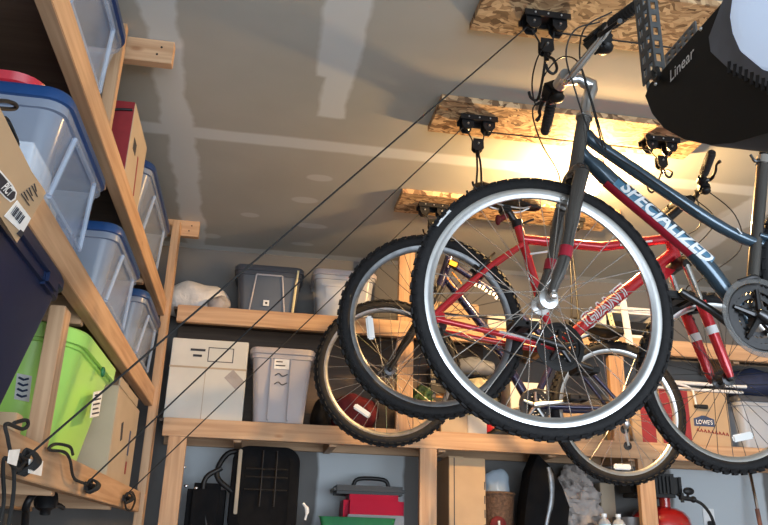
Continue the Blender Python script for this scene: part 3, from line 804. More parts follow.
o = text_mb('GIANT', .08, mid, dd, dn, (0, -1, 0), .1, .0006, .0042, .0232, sx=.98).build('lettering', M['decal'], frB, smooth=False); o['label'] = 'white outlined capital lettering on the down tube'
text_mb('GIANT', .08, mid, dd, dn, (0, -1, 0), .1, .0014, -.0012, .0232, sx=.98).build('lettering', M['red'], frB, smooth=False)
for (p, q) in (((530, 254), (560, 250)), ((620, 245), (652, 241))):
    MB().tube([b_(*p, -.0195), b_(*q, -.0195)], .004, 6).build('decal', M['decal'], frB)
for s in (-1,):
    MB().tube([bbB.lerp(rB, .25)+V((0, -.0535, .004)), bbB.lerp(rB, .5)+V((0, -.064, .004))], .0045, 6).build('decal', M['decal'], frB)
MB().cyl(stB-sdB*.004, stB+sdB*.022, .0215, n=18).tube([stB+V((.02, -.01, .01)), stB+V((.04, -.01, .02)), stB+V((.06, -.01, .03))], [.005, .004, .005], 8).build('seat_collar', M['black'], Bk)
spB = b_(505, 207)
MB().tube([stB, spB], .0145, 16).build('seatpost', M['darksteel'], Bk)
saddle(Bk, spB+V((0, 0, -.012)), (1, 0, -.12), (.1, 0, 1), .27)
MB().tube([b_(506, 216, -.02), b_(499, 220, -.03)], .012, 10).ball(b_(498, 220, -.045), .022, 12, (.5, .6, 1)).build('rear_reflector', M['clothr'], Bk)
# suspension fork
fk = MB()
for s in (-1, 1):
    t0 = hbB+V((.0, s*.058, -.03)); t1 = Bc+V((-.006, s*.058, .0)); dv = (t1-t0)
    fk.tube([t0+dv*.34, t0+dv*.38, t0+dv*.9, t1], [.02, .0215, .0185, .012], 14)
fkB = fk.build('fork', M['red'], Bk)
dv = Bc+V((-.006, 0, 0))-hbB-V((0, 0, -.03))
for s in (-1, 1):
    t0 = hbB+V((0, s*.058, -.03)); MB().tube([t0, t0+dv*.36], .0145, 14).build('stanchion', M['chrome'], fkB)
cw = MB().tube([hbB+V((0, -.075, -.03)), hbB+V((0, -.045, -.015)), hbB+V((0, .045, -.015)), hbB+V((0, .075, -.03))], [.021, .024, .024, .021], 14, 4)
cw.build('fork_crown', M['black'], fkB)
ar = MB(); cc = hbB+dv*.36+V((0, 0, -.03))
ar.tube([cc+V((0, -.058, 0)), cc+V((.0, -.05, .04)), cc+V((0, 0, .058)), cc+V((0, .05, .04)), cc+V((0, .058, 0))], [.016, .014, .013, .014, .016], 10, 5)
ar.build('brake_arch', M['black'], fkB)
for s in (-1, 1):
    t0 = hbB+V((.0, s*.058, -.03)); vv = V((Bc.x-.006-t0.x, 0, Bc.z-t0.z)).normalized(); pm = t0+dv*.56
    MB().cyl(pm, pm+vv*.03, .0218, n=16).build('band', M['decal'], fkB)
vbrake(Bk, cc+V((0, 0, .05)), Bc, RB-.01, M['blacksteel'])
def refl_ang(c, px, py, Y): return ang_of(c, onY(px, py, Y))
pr = b_(742, 437); rr1 = (pr-Bc).length
wheel(Bk, Bc, RB, .0225, M['alu'], M['darksteel'], M['darksteel'], .02, 58, 'front_wheel', refl=[(ang_of(Bc, pr), rr1)], nsp=32, knob=.005)
pr = b_(370, 328); rr1 = (pr-rB).length
wheel(Bk, rB, RB, .0225, M['galv'], M['darksteel'], M['darksteel'], .02, 58, 'rear_wheel', refl=[(ang_of(rB, pr), rr1)], nsp=32, knob=.005)
vbrake(Bk, stB, rB, RB-.01, M['blacksteel'])
MB().tube([htB, htB+hdB*.05], [.024, .017], 14).tube([htB+hdB*.05, b_(690, 200)], [.018, .016], 12).cyl(b_(690, 200, -.025), b_(690, 200, .025), .02, n=16).build('stem', M['black'], Bk)
cb = b_(690, 200)
g1 = onY(703, 176, YBk-.18); g2 = onY(712, 152, YBk-.30); h1 = onY(672, 206, YBk+.18); h2 = onY(655, 222, YBk+.30)
barB = MB().tube([g2, g1, cb+V((0, -.05, 0)), cb, cb+V((0, .05, 0)), h1, h2], .011, 12, 5).build('handlebar', M['blacksteel'], Bk)
grip(Bk, g1+(g2-g1)*.1, g2, (.9, 0, .0), barB); grip(Bk, h1+(h2-h1)*.1, h2, (.9, 0, .0), barB)
for pts in ([b_(700, 185, -.15), b_(735, 215, -.05), b_(740, 250, .0), b_(700, 280, 0), cc+V((0, 0, .07))], [b_(695, 190, -.12), b_(700, 225, -.02), b_(672, 240, .03), b_(640, 248, -.02)],
            [b_(690, 195, .12), b_(715, 220, .05), b_(690, 250, .03), b_(660, 262, .02)]):
    cable(Bk, pts, .0024, M['black'])
guardmat = M['black']
crank(Bk, bbB, -1, .082, .17, 2.9, M['darksteel'], True, .09, 40, True, M['blacksteel'])
cassette(Bk, rB, -1); chain(Bk, bbB, .078, rB, .03, YBk-.045); derailleur(Bk, rB, -1, V((.03, 0, -.12)), M['blacksteel'])

# ---- C: navy purple bicycle at the back, front wheel to the left
YC = 3.45
c_ = lambda x, y, dy=0: onY(x, y, YC+dy)
cC = V((.584, YC, H+.757)); RC = .344; rC = c_(618, 411)
Cb = thing('bicycle', 'navy purple mountain bicycle hung lowest, farthest back by the shelf', 'bicycle', (1.1, YC, rC.z-RC), 'bicycles hung from the ceiling')
bbC = c_(532, 407); htC, hbC = c_(450, 256), c_(440, 285); hdC = (htC-hbC).normalized()
stC = c_(560, 345); sdC = (stC-bbC).normalized()
f = MB()
f.tube([hbC-hdC*.01, htC+hdC*.01], .022, 16).tube([bbC, stC], .0165, 16)
f.tube([c_(448, 262), c_(500, 296), stC-sdC*.03], .017, 14)
f.tube([c_(443, 275), c_(490, 335), bbC], .0215, 16)
for s in (-1, 1):
    f.tube([stC-sdC*.06+V((0, s*.014, 0)), stC.lerp(rC, .4)+V((0, s*.045, -.0)), rC+V((0, s*.066, 0))], [.011, .011, .009], 10, 4)
    f.tube([bbC+V((0, s*.03, 0)), bbC.lerp(rC, .4)+V((0, s*.047, 0)), rC+V((0, s*.066, 0))], [.0135, .0135, .009], 10, 4)
    f.box(rC+V((0, s*.066, 0)), (.04, .006, .05), None, .002)
frC = f.build('frame', M['navyp'], Cb)
# white lettered band along the upper tube (letters are worn and cannot be read)
d0, d1 = c_(476, 284, -.0175), c_(504, 301, -.0175)
# a worn white pattern of short bars
wb = MB(); dd = (d1-d0).normalized(); dn = V((-dd.z, 0, dd.x))
for k in range(9):
    p = d0.lerp(d1, k/8.0); wb.box(p+V((0, -.0008, 0))+dn*.003*((k % 3)-1), (.012, .002, .022-.004*(k % 2)), Matrix((dd, V((0, 1, 0)), dn)).transposed())
wb.build('decal', M['decal'], frC, smooth=False)
MB().tube([c_(447, 278, -.022), c_(455, 288, -.022)], .003, 6).tube([c_(452, 272, -.022), c_(462, 284, -.022)], .003, 6).build('decal', M['orange'], frC)
crC = cC+(hbC-cC).normalized()*.395
fk = MB().tube([hbC, crC], [.021, .022], 14).tube([crC+V((0, -.055, -.01)), crC+V((0, 0, .008)), crC+V((0, .055, -.01))], .02, 12, 4)
for s in (-1, 1): fk.tube([crC+V((0, s*.055, -.006)), crC.lerp(cC, .5)+V((0, s*.057, 0)), cC+V((0, s*.057, 0))], [.018, .0175, .011], 12, 4)
fk.build('fork', M['black'], Cb)
pr = c_(362, 411); rr1 = (pr-cC).length
wheel(Cb, cC, RC, .0225, M['galv'], M['darksteel'], M['steel'], .02, 58, 'front_wheel', refl=[(ang_of(cC, pr), rr1)], nsp=32, knob=.005)
pr = c_(622, 467); rr1 = (pr-rC).length
wheel(Cb, rC, RC, .0225, M['alu'], M['darksteel'], M['steel'], .02, 58, 'rear_wheel', refl=[(ang_of(rC, pr), rr1)], nsp=32, knob=.005)
vbrake(Cb, crC, cC, RC-.01, M['blacksteel'])
MB().tube([htC, htC+hdC*.04, c_(436, 234)], [.022, .017, .016], 12).cyl(c_(436, 234, -.025), c_(436, 234, .025), .019, n=14).build('stem', M['black'], Cb)
cb = c_(436, 234)
i1 = cb+V((.02, -.18, .015)); i2 = cb+V((.03, -.29, .015)); j1 = cb+V((.02, .17, .015)); j2 = cb+V((.03, .28, .015))
barC = MB().tube([i2, i1, cb+V((0, -.04, 0)), cb, cb+V((0, .04, 0)), j1, j2], .011, 12, 5).build('handlebar', M['blacksteel'], Cb)
grip(Cb, i1+(i2-i1)*.05, i2, (-.9, 0, -.2), barC); grip(Cb, j1+(j2-j1)*.05, j2, (-.9, 0, -.2), barC)
MB().box(c_(453, 264, -.06), (.05, .012, .035), Matrix.Rotation(.35, 3, 'Y'), .006).tube([c_(453, 264, -.055), c_(450, 258, -.0)], .005, 6).build('reflector', M['amber'], Cb)['label'] = 'amber reflector on the head tube'
spC = c_(588, 334)
MB().cyl(stC-sdC*.002, stC+sdC*.02, .02, n=14).build('seat_collar', M['black'], Cb)
MB().tube([stC, spC], .0135, 14).build('seatpost', M['alu'], Cb)
saddle(Cb, spC+V((.03, 0, -.02)), (-1, 0, .3), (.3, 0, 1), .27, .085)
for pts in ([c_(436, 240, -.1), c_(425, 262, -.03), c_(438, 290, -.03), c_(470, 320, -.025)], [c_(440, 240, .1), c_(420, 270, .02), c_(424, 300, 0), crC+V((-.03, 0, .07))]): cable(Cb, pts)
crank(Cb, bbC, -1, .08, .165, .15, M['alu'], True, None, 38, True, M['blacksteel'])
cassette(Cb, rC, -1); chain(Cb, bbC, .076, rC, .03, YC-.045); derailleur(Cb, rC, -1, V((.02, 0, -.165)), M['alu'])

hook(B1[0], B1[1], BB-.11, onY(556, 84, 1.9).z, 'black hook block gripping the handlebar of the grey bicycle', .075)
hook(B2[0], B2[1], BB-.115, spB.z+.03, 'black hook block gripping the saddle of the red bicycle', .04)
hook(B3[0], B3[1], BB-.10, cb.z+.0, 'black hook block at the handlebar of the purple bicycle', .06)
hook(B1r[0], B1r[1], BB-.12, spA.z+.03, 'black hook block holding the saddle of the grey bicycle', .04)
hook(B2r[0], B2r[1], BB-.10, onY(680, 195, 2.6).z+.02, 'black hook block holding the handlebar of the red bicycle', .07)
hook(B3r[0], B3r[1], BB-.13, spC.z+.03, 'black hook block above the saddle of the purple bicycle', .04)

# ------------------------------------------------------------------ ceiling bulb
bp = onZ(592, 189, CZ-.125)
bl = thing('ceiling_lamp', 'bare warm bulb in a white porcelain holder on the ceiling behind the bicycles', 'lamp', (bp.x, bp.y, bp.z-.03))
MB().lathe((bp.x, bp.y, CZ), (0, 0, -1), [(.0, .001), (.058, .001), (.058, .015), (.04, .045), (.022, .092), (.0, .092)], 28).build('lamp_holder', M['porcelain'], bl)
MB().ball((bp.x, bp.y, bp.z), .031, 20).build('bulb', M['bulb'], bl)

# ------------------------------------------------------------------ garage door opener
XO = .80
ox = lambda x, y, d=0: onX(x, y, XO+d)
prof = [ox(*p) for p in ((644, 96), (648.6, 84), (654, 78.6), (722, 5), (775, -52), (840, -52), (868, 20), (850, 82), (800, 120), (768, 134), (734, 144), (711, 146), (683, 140), (663, 129), (651, 114))]
zt = prof[2].z
for i in (2, 3, 4): prof[i].z = zt
op = thing('garage_door_opener', 'black ceiling garage door opener with silver lettering and pale lens', 'door opener', (XO+.15, 1.1, min(p.z for p in prof)))
b = MB(); n = len(prof)
cen = sum(prof, V())/n
secs = [(0, 1), (.30, 1)]
ins = [[p.lerp(cen, .018)+V((0, 0, 0)) for p in prof], [p+V((.012, 0, 0)) for p in prof], [p+V((.288, 0, 0)) for p in prof], [p.lerp(cen, .018)+V((.30, 0, 0)) for p in prof]]
b.add([v for s in ins for v in s], [[k*n+i, k*n+(i+1) % n, (k+1)*n+(i+1) % n, (k+1)*n+i] for k in range(3) for i in range(n)]+[list(range(n))[::-1], [3*n+i for i in range(n)]])
b.build('housing', M['opener'], op)
def plate(pix, d0, d1, shrink=.0):
    pts = [ox(*p) for p in pix]; c = sum(pts, V())/len(pts)
    m_ = MB(); k = len(pts)
    lo = [V((XO+d0, p.y, p.z)) for p in pts]; hi = [V((XO+d1, p.lerp(c, shrink).y, p.lerp(c, shrink).z)) for p in pts]
    m_.add(lo+hi, [list(range(k))[::-1], [k+i for i in range(k)]]+[[i, (i+1) % k, k+(i+1) % k, k+i] for i in range(k)]); return m_
fr = plate(((729, -4), (713, 38), (715, 53), (733, 70), (768, 87), (800, 96), (830, 92), (846, 60), (838, -20), (800, -48), (768, -46)), .002, -.012, .03).build('lens_frame', M['openerg'], op)
lpx = ((744, -20), (739, 18), (742, 36), (750, 54), (772, 72), (802, 80), (824, 76), (834, 50), (826, -12), (795, -38), (770, -36))
lo = MB(); pts = [ox(*p) for p in lpx]; c = sum(pts, V())/len(pts); k = len(pts)
rings = [(0, -.008), (.03, -.018), (.09, -.024), (.4, -.029), (.7, -.031)]
lo.add([V((XO+d, p.lerp(c, s).y, p.lerp(c, s).z)) for s, d in rings for p in pts], [[r*k+i, r*k+(i+1) % k, (r+1)*k+(i+1) % k, (r+1)*k+i] for r in range(len(rings)-1) for i in range(k)]+[[(len(rings)-1)*k+i for i in range(k)], list(range(k))[::-1]])
lo.build('light_lens', M['glowlens'], op)
for i in range(9):
    t = i/8.0; p = ox(737+46*t, 63.5+23*t-2*t*(1-t)); q = p+V((0, .010, -.011))
    MB().tube([V((XO-.0125, p.y+.002, p.z+.004)), V((XO-.0105, q.y, q.z-.004))], .0042, 4).build('vent_slot', M['black'], op, smooth=False)
L0, L1 = ox(669, 79), ox(694, 53)
text_mb('Linear', .036, ox(681.5, 65.5), (0, -1, 0), (0, 0, 1), (-1, 0, 0), .18, .0012, .0002, sx=1.05).build('lettering', M['logo'], op, smooth=False)['label'] = 'silver lettering on the black side'
# slotted hanger irons
def slotted(p0, p1, wv, th, nh, name):
    p0, p1, wv = V(p0), V(p1), V(wv); d = (p1-p0); L_ = d.length; d.normalize(); nv = d.cross(wv).normalized(); w = wv.length
    R3 = Matrix((wv.normalized(), nv, d)).transposed()
    m_ = MB()
    for s in (-.5, -.0, .5): m_.box((p0+p1)/2+wv*s*.86, (w*(.16 if s else .22), th, L_), R3)
    for i in range(nh+1): m_.box(p0+d*(L_*i/nh), (w, th*.98, L_/nh*.42), R3)
    return m_
y0 = ox(645, 30).y
m1 = slotted((XO-.004, y0-.004, zt+.012), (XO-.004, y0-.004, CZ-.0272), (0, .058, 0), .003, 17, 'hanger')
m1.build('hanger_iron', M['iron'], op, smooth=False)
m2 = slotted((XO+.03, y0+.026, zt-.002), (XO+.03, y0+.026, CZ-.0272), (.05, 0, 0), .003, 17, 'hanger')
m2.build('hanger_iron', M['iron'], op, smooth=False)
m4 = slotted((XO+.26, y0+.0, zt-.0), (XO+.26, y0+.0, CZ-.0272), (0, .045, 0), .003, 16, 'h'); m4.build('hanger_iron', M['iron'], op, smooth=False)
pa, pb = ox(666, 66), ox(694, 34)
m3 = slotted((XO+.004, pa.y, zt+.012), (XO+.004, pb.y, zt+.012), (0, 0, .03), .004, 5, 'strap'); m3.build('strap', M['galv'], op, smooth=False)
MB().tube([ox(653, 72, -.004), ox(655, 80, -.012), ox(659, 76, -.02), ox(657, 68, -.012)], .005, 8, 5).build('wire_loop', M['black'], op)
for p in ((701, 29), (656, 84)): MB().ball(ox(*p), .0045, 8).build('screw', M['alu'], op)
MB().bx((XO+.13, -2.7, zt-.06), (XO+.17, prof[5].y+.02, zt-.015), .003).build('drive_rail', M['galv'], op)

# ------------------------------------------------------------------ totes and boxes
def tote(name, label, cat, lo, hi, body, lid, group=None, taper=.03, r=.045, lidh=.022, over=.012, latch=None, face=None, framem=None, lip=True, taper_x=None, lid_name='lid'):
    """lo/hi: outer size at the rim; tapers towards the bottom"""
    lo, hi = V(lo), V(hi); c = (lo+hi)/2; hx, hy = (hi.x-lo.x)/2, (hi.y-lo.y)/2
    t = thing(name, label, cat, (c.x, c.y, lo.z), group)
    tx = taper if taper_x is None else taper_x
    z0, z1 = lo.z+.001, hi.z-lidh
    s = [(c.x, c.y, z0, hx-tx-.015, hy-taper-.015, r*.7), (c.x, c.y, z0+.012, hx-tx, hy-taper, r*.8), (c.x, c.y, z1-.035, hx-.006, hy-.006, r), (c.x, c.y, z1-.034, hx+.002, hy+.002, r), (c.x, c.y, z1, hx+.002, hy+.002, r)]
    MB().rloft(s, 6, True, lid is None and False).build('body', body, t)
    if lid is not None:
        o_ = over
        l = MB().rloft([(c.x, c.y, z1-.012, hx+o_-.003, hy+o_-.003, r+.01), (c.x, c.y, z1-.010, hx+o_, hy+o_, r+.012), (c.x, c.y, z1+.010, hx+o_, hy+o_, r+.012), (c.x, c.y, hi.z, hx+o_-.008, hy+o_-.008, r+.006),
                        (c.x, c.y, hi.z, hx-.016, hy-.016, r*.8), (c.x, c.y, hi.z-.012, hx-.022, hy-.022, r*.7)], 6, True, True)
        l.build(lid_name, lid, t)
    return t, c, hx, hy
def trap(face, c, hx, hy, z0, z1, w0, w1, th, taper, mt, t, name='raised_panel', fx=1):
    """raised trapezoid outline on one face: face 'x' (towards +X) or 'y' (towards -Y)"""
    m_ = MB(); h = z1-z0
    def P(u, k):
        z = z0+h*k; ins = taper*(1-k)
        if face == 'x': return V((c.x+fx*(hx-ins+.002), c.y+u, z))
        return V((c.x+u, c.y-hy+ins-.002, z))
    pts = [P(-w0, 0), P(-w1, 1), P(w1, 1), P(w0, 0)]
    for i in range(4): m_.tube([pts[i], pts[(i+1) % 4]], th, 6)
    return m_.build(name, mt, t)
BT = 'blue lidded clear totes along the left shelves'
t1, c, hx, hy = tote('storage_tote', 'big clear tote with bright blue lid, nearest on the middle left shelf, white boxes inside', 'tote', (-1.03, 1.68, LZ[1]), (-.505, 2.2, LZ[1]+.305), M['clear'], M['lidblue'], BT, .045, .05)
trap('x', c, hx, hy, LZ[1]+.06, LZ[1]+.24, .18, .13, .007, .02, M['clear'], t1)
for s in (-.1, .1): MB().bx((c.x+s-.012, c.y-hy-.010, LZ[1]+.235), (c.x+s-.004, c.y-hy+.004, LZ[1]+.275), .002).build('rim_rib', M['clearw'], t1)
t2, c, hx, hy = tote('storage_tote', 'clear tote with blue lid, second along the middle left shelf', 'tote', (-1.0, 2.5, LZ[1]), (-.505, 3.02, LZ[1]+.30), M['clear'], M['lidblue'], BT, .045, .05)
trap('x', c, hx, hy, LZ[1]+.05, LZ[1]+.23, .19, .13, .007, .02, M['clear'], t2)
t3, c, hx, hy = tote('storage_tote', 'clear tote with blue lid, farthest along the middle left shelf beside the corner post', 'tote', (-1.0, 3.26, LZ[1]), (-.505, 3.8, LZ[1]+.31), M['clear'], M['lidblue'], BT, .045, .05)
trap('x', c, hx, hy, LZ[1]+.05, LZ[1]+.23, .2, .13, .007, .02, M['clear'], t3)
t4, c, hx, hy = tote('storage_tote', 'clear tote with navy lid on the top left shelf, nearest the camera', 'tote', (-1.0, 1.5, LZ[2]), (-.50, 2.125, LZ[2]+.31), M['clear'], M['lidnavy'], BT, .05, .05)
trap('x', c, hx, hy, LZ[2]+.05, LZ[2]+.23, .2, .15, .007, .02, M['clear'], t4)
t5, c, hx, hy = tote('storage_tote', 'clear tote with blue lid on the top left shelf, near the room corner', 'tote', (-1.0, 2.97, LZ[2]), (-.51, 3.72, LZ[2]+.325), M['clear'], M['lidnavy'], BT, .05, .05)
trap('x', c, hx, hy, LZ[2]+.05, LZ[2]+.24, .26, .2, .007, .02, M['clear'], t5)
# red tray on the first tote
red = MB().rloft([(-.79, 1.86, LZ[1]+.3065, .2, .16, .06), (-.79, 1.86, LZ[1]+.318, .215, .175, .065), (-.79, 1.86, LZ[1]+.338, .22, .18, .07), (-.79, 1.86, LZ[1]+.338, .205, .165, .06), (-.79, 1.86, LZ[1]+.322, .19, .15, .05)], 6, True, True).build('tray', M['lidred'])
tag(red, 'red plastic tray lying on the nearest blue tote lid', 'tray')
# things inside the totes
def carton(lo, hi, mt, label, cat='box', name='carton', group=None, flaps=True, seam='x', rotz=0, b=.003):
    lo, hi = V(lo), V(hi); c = (lo+hi)/2
    t = thing(name, label, cat, (c.x, c.y, lo.z), group)
    MB().bx(lo+V((0, 0, .001)), hi, b).build('body', mt, t)
    return t
def blob(name, label, cat, c, sc, mt, amp, freq, seed, group=None, cuts=40, base=None, kind=None, fold=0):
    c = V(c); m_ = MB().ball((0, 0, 0), 1, cuts); 
    for v in m_.bm.verts: v.co = V((v.co.x*sc[0], v.co.y*sc[1], v.co.z*sc[2]))
    m_.wrinkle(amp, freq, seed)
    if fold:
        m_.bm.normal_update()
        for v in m_.bm.verts:
            p_ = v.co*16; q_ = noise.noise(V((p_.x+p_.z*.7, p_.y, p_.z*1.4+seed)))
            v.co += v.normal*fold*(1-abs(q_)*5)
    zb = -sc[2]*.72 if base is None else base
    for v in m_.bm.verts:
        if v.co.z < zb: v.co.z = zb
        v.co += c
    zmin = min(v.co.z for v in m_.bm.verts)
    lev = min(LZ[:2]+BZ, key=lambda q_: abs(zmin-q_))
    if abs(zmin-lev) < .012:
        for v in m_.bm.verts: v.co.z += lev+.0006-zmin
    o = m_.build(name, mt)
    return tag(o, label, cat, group, kind)
carton((-.80, 1.745, LZ[1]+.014), (-.575, 1.93, LZ[1]+.19), M['paper'], 'white box inside the nearest blue lidded tote, front one', b=.003)
carton((-.8, 1.955, LZ[1]+.014), (-.58, 2.05, LZ[1]+.15), M['cardw'], 'dull white box inside the nearest blue lidded tote, behind the brighter box')
blob('cloth', 'grey blue cloth bundle inside the nearest blue lidded tote', 'cloth', (-.66, 2.1, LZ[1]+.075), (.1, .045, .085), M['clothb'], .012, 14, 3)
blob('cloth', 'pale cloth bundle inside the second tote of the middle left shelf', 'cloth', (-.73, 2.76, LZ[1]+.085), (.15, .18, .1), M['clothw'], .02, 9, 5)
carton((-.75, 3.4, LZ[1]+.014), (-.6, 3.55, LZ[1]+.13), M['paper'], 'small white box inside the farthest middle shelf tote')
blob('cloth', 'dark blue cloth bundle inside the farthest middle shelf tote', 'cloth', (-.7, 3.66, LZ[1]+.1), (.1, .08, .11), M['clothb'], .02, 9, 6)
blob('cloth', 'grey folded cloth inside the navy lidded tote on the top shelf', 'cloth', (-.74, 1.8, LZ[2]+.1), (.16, .2, .11), M['clothb'], .02, 8, 8)
blob('cloth', 'pale cloth bundle inside the top shelf tote near the corner', 'cloth', (-.74, 3.35, LZ[2]+.1), (.15, .26, .11), M['clothw'], .02, 8, 9)
# cardboard box with red corner on the top shelf
t = carton((-.86, 2.5, LZ[2]), (-.515, 2.84, LZ[2]+.315), M['card2'], 'brown cardboard box with red printed side on the top left shelf', name='cardboard_box')
MB().bx((-.63, 2.4985, LZ[2]+.002), (-.5165, 2.4998, LZ[2]+.314)).build('red_panel', M['cardred'], t, smooth=False)
p0 = (-.5145, 2.60, LZ[2]+.19); MB().box(p0, (.0012, .06, .045), None).build('printed_mark', M['ink'], t, smooth=False)
MB().box((-.5145, 2.70, LZ[2]+.12), (.0012, .016, .15), Matrix.Rotation(.15, 3, 'X')).build('printed_mark', M['cardred'], t, smooth=False)
MB().tube([(-.72, 2.496, LZ[2]+.26), (-.62, 2.493, LZ[2]+.262), (-.57, 2.492, LZ[2]+.275), (-.52, 2.494, LZ[2]+.28)], .005, 8, 4).build('strap', M['black'], t)
# navy, lime and cardboard on the low shelf
tn, c, hx, hy = tote('storage_tote', 'dark navy tote on the lowest left shelf, nearest the camera', 'tote', (-1.05, 1.2, LZ[0]), (-.50, 1.93, LZ[0]+.395), M['navyt'], M['navyt'], None, .05, .05, .025, .012, taper_x=.08)
for y in (1.35, 1.8): MB().bx((-.52, y-.05, LZ[0]+.33), (-.488, y+.05, LZ[0]+.372), .008).build('latch', M['navyt'], tn)
g, c, hx, hy = tote('storage_tub', 'lime green open tub with white label on the lowest left shelf', 'tub', (-1.0, 2.235, LZ[0]), (-.525, 2.96, LZ[0]+.365), M['lime'], None, None, .07, .14, .02, taper_x=.06)
zr = LZ[0]+.365
rm = MB().rloft([(c.x, c.y, zr-.045, hx+.004, hy+.004, .14), (c.x, c.y, zr-.045, hx+.016, hy+.016, .15), (c.x, c.y, zr-.005, hx+.018, hy+.018, .152), (c.x, c.y, zr, hx+.012, hy+.012, .148), (c.x, c.y, zr, hx-.008, hy-.008, .135), (c.x, c.y, zr-.03, hx-.008, hy-.008, .135)], 10, False, False)
rm.build('rim', M['lime'], g)
MB().torus(onX(103, 372, -.505), (1, 0, 0), .012, .005, 20, 8).build('rope_hole', M['green'], g)
def sticker(px, X, t, mt, off=.002, nl=4, ink='ink', name='label'):
    q = [onX(a_, b_, X) for a_, b_ in px]
    m_ = MB(); m_.add(q+[p-V((.001, 0, 0)) for p in q], [[0, 1, 2, 3], [7, 6, 5, 4], [0, 4, 5, 1], [1, 5, 6, 2], [2, 6, 7, 3], [3, 7, 4, 0]])
    o = m_.build(name, mt, t, smooth=False)
    m_ = MB(); rnd = random.Random(int(px[0][0]*7))
    for i in range(nl):
        u = (i+.8)/(nl+.6)
        a0, a1 = q[0].lerp(q[3], u), q[1].lerp(q[2], u)
        s0, s1 = .12+.1*rnd.random(), .7+.2*rnd.random()
        m_.tube([a0.lerp(a1, s0)+V((.0006, 0, 0)), a0.lerp(a1, s1)+V((.0006, 0, 0))], .0028, 4)
    m_.build('print_lines', M[ink], o, smooth=False)
    return o
sticker(((94, 392), (103, 390), (99, 416), (90, 418)), -.512, g, M['paper'], nl=5)
# handwritten label on the near end of the tub
q = [onY(17, 373, 2.262), onY(32, 376, 2.262), onY(29, 402, 2.277), onY(14, 399, 2.277)]
m_ = MB(); m_.add(q+[p+V((0, .001, 0)) for p in q], [[0, 1, 2, 3], [7, 6, 5, 4], [0, 4, 5, 1], [1, 5, 6, 2], [2, 6, 7, 3], [3, 7, 4, 0]]); lb = m_.build('label', M['paper'], g, smooth=False)
m_ = MB()
for i in range(4):
    a0, a1 = q[0].lerp(q[3], (i+.7)/4.6), q[1].lerp(q[2], (i+.7)/4.6); m_.tube([a0.lerp(a1, .15)-V((0, .001, 0)), a0.lerp(a1, .5)-V((0, .001, .004)), a0.lerp(a1, .82)-V((0, .001, -.002))], .003, 4)
m_.build('print_lines', M['inkblue'], lb, smooth=False)
carton((-.74, 1.965, LZ[0]), (-.56, 2.022, LZ[0]+.07), M['card'], 'small tan carton between the navy tote and the lime tub', name='cardboard_box')
t = carton((-.92, 3.0, LZ[0]), (-.515, 3.6, LZ[0]+.335), M['card2'], 'open tan cardboard box at the far end of the lowest left shelf', name='cardboard_box')
MB().box((-.514, 3.2, LZ[0]+.19), (.002, .035, .07), Matrix.Rotation(.3, 3, 'X'), .0005).build('hand_hole', M['ink'], t)
MB().box((-.514, 3.42, LZ[0]+.17), (.0015, .03, .10), None).build('printed_mark', M['inkblue'], t, smooth=False)
MB().box((-.514, 3.42, LZ[0]+.07), (.0015, .03, .05), None).build('printed_mark', M['cardred'], t, smooth=False)
MB().bx((-.518, 3.0, LZ[0]+.334), (-.513, 3.5, LZ[0]+.37), .001).build('flap', M['card2'], t)
# flattened printed carton hanging over the middle shelf edge
P0 = onX(17, 243, -.47); P1 = onX(44, 197, -.42)
fl = thing('cardboard_box', 'flattened brown carton with dark badge and barcode over the middle shelf edge', 'box', (P0.x, P0.y-.1, P0.z))
yv = (onX(0, 217, -.47)-P0); yv = V((0, -1, .06)).normalized()
upv = (P1-P0); hgt = upv.length; upv.normalize(); nrm = yv.cross(upv).normalized(); nrm = nrm if nrm.x > 0 else -nrm
L_ = .34
m_ = MB().prism([(0, 0), (L_, 0), (L_, hgt), (0, hgt)], P0-nrm*.010, yv, upv, nrm*.010); m_.build('panel', M['card'], fl, smooth=False)
def onfl(px, py):
    d = ray(px, py); o_ = V((0, 0, H)); t_ = (P0-o_).dot(nrm)/d.dot(nrm); return o_+d*t_
def flq(pix, h, mt, name, par=fl):
    q = [onfl(*p)+nrm*h for p in pix]; k = len(q); m_ = MB()
    m_.add(q+[p-nrm*.0012 for p in q], [list(range(k)), [k+i for i in range(k)][::-1]]+[[i, (i+1) % k, k+(i+1) % k, k+i] for i in range(k)]); return m_.build(name, mt, par, smooth=False)
flq(((-8, 163), (0, 170), (12, 184), (16.5, 192), (15, 199), (10, 202), (4, 197), (-8, 184)), .0014, M['paper'], 'badge_border')
bd = flq(((-8, 165), (0, 172.5), (11, 185.5), (14.8, 192), (13.6, 197.3), (10, 200), (5, 196), (-8, 182)), .0022, M['ink'], 'badge')
dtx = (onfl(12, 195)-onfl(0, 181.5)).normalized(); utx = nrm.cross(dtx); utx = utx if utx.z > 0 else -utx
text_mb('PICT', .0215, onfl(4.3, 186.2)+dtx*.0105+nrm*.0024, dtx, utx, nrm, 0, .0006, .0006, sx=.8).build('lettering', M['paper'], bd, smooth=False)['label'] = 'white capital lettering on the badge'
lb = flq(((17, 200), (30.5, 218), (22, 233), (4, 216)), .0014, M['paper'], 'label')
m_ = MB()
for i in range(9):
    t_ = .12+.62*i/8
    a0 = onfl(15.5-9*.15+13.0*t_, 202+1+17*t_); a1 = onfl(8.5+13.5*t_, 211+16*t_)
    m_.tube([a0+nrm*.0018, a1+nrm*.0018], .0006+.0007*(i % 3), 4)
m_.build('barcode', M['ink'], lb, smooth=False)
flq(((20, 229), (23.5, 232), (19.6, 237), (16, 233)), .0024, M['ink'], 'label_mark')
m_ = MB()
for i in range(6):
    a0 = onfl(21+2.6*i, 193+.5-2.0*i); a1 = onfl(29+2.0*i-(i % 2)*3, 205-2.2*i-(i % 2)*3); m_.tube([a0+nrm*.001, a1+nrm*.001], .0011, 4)
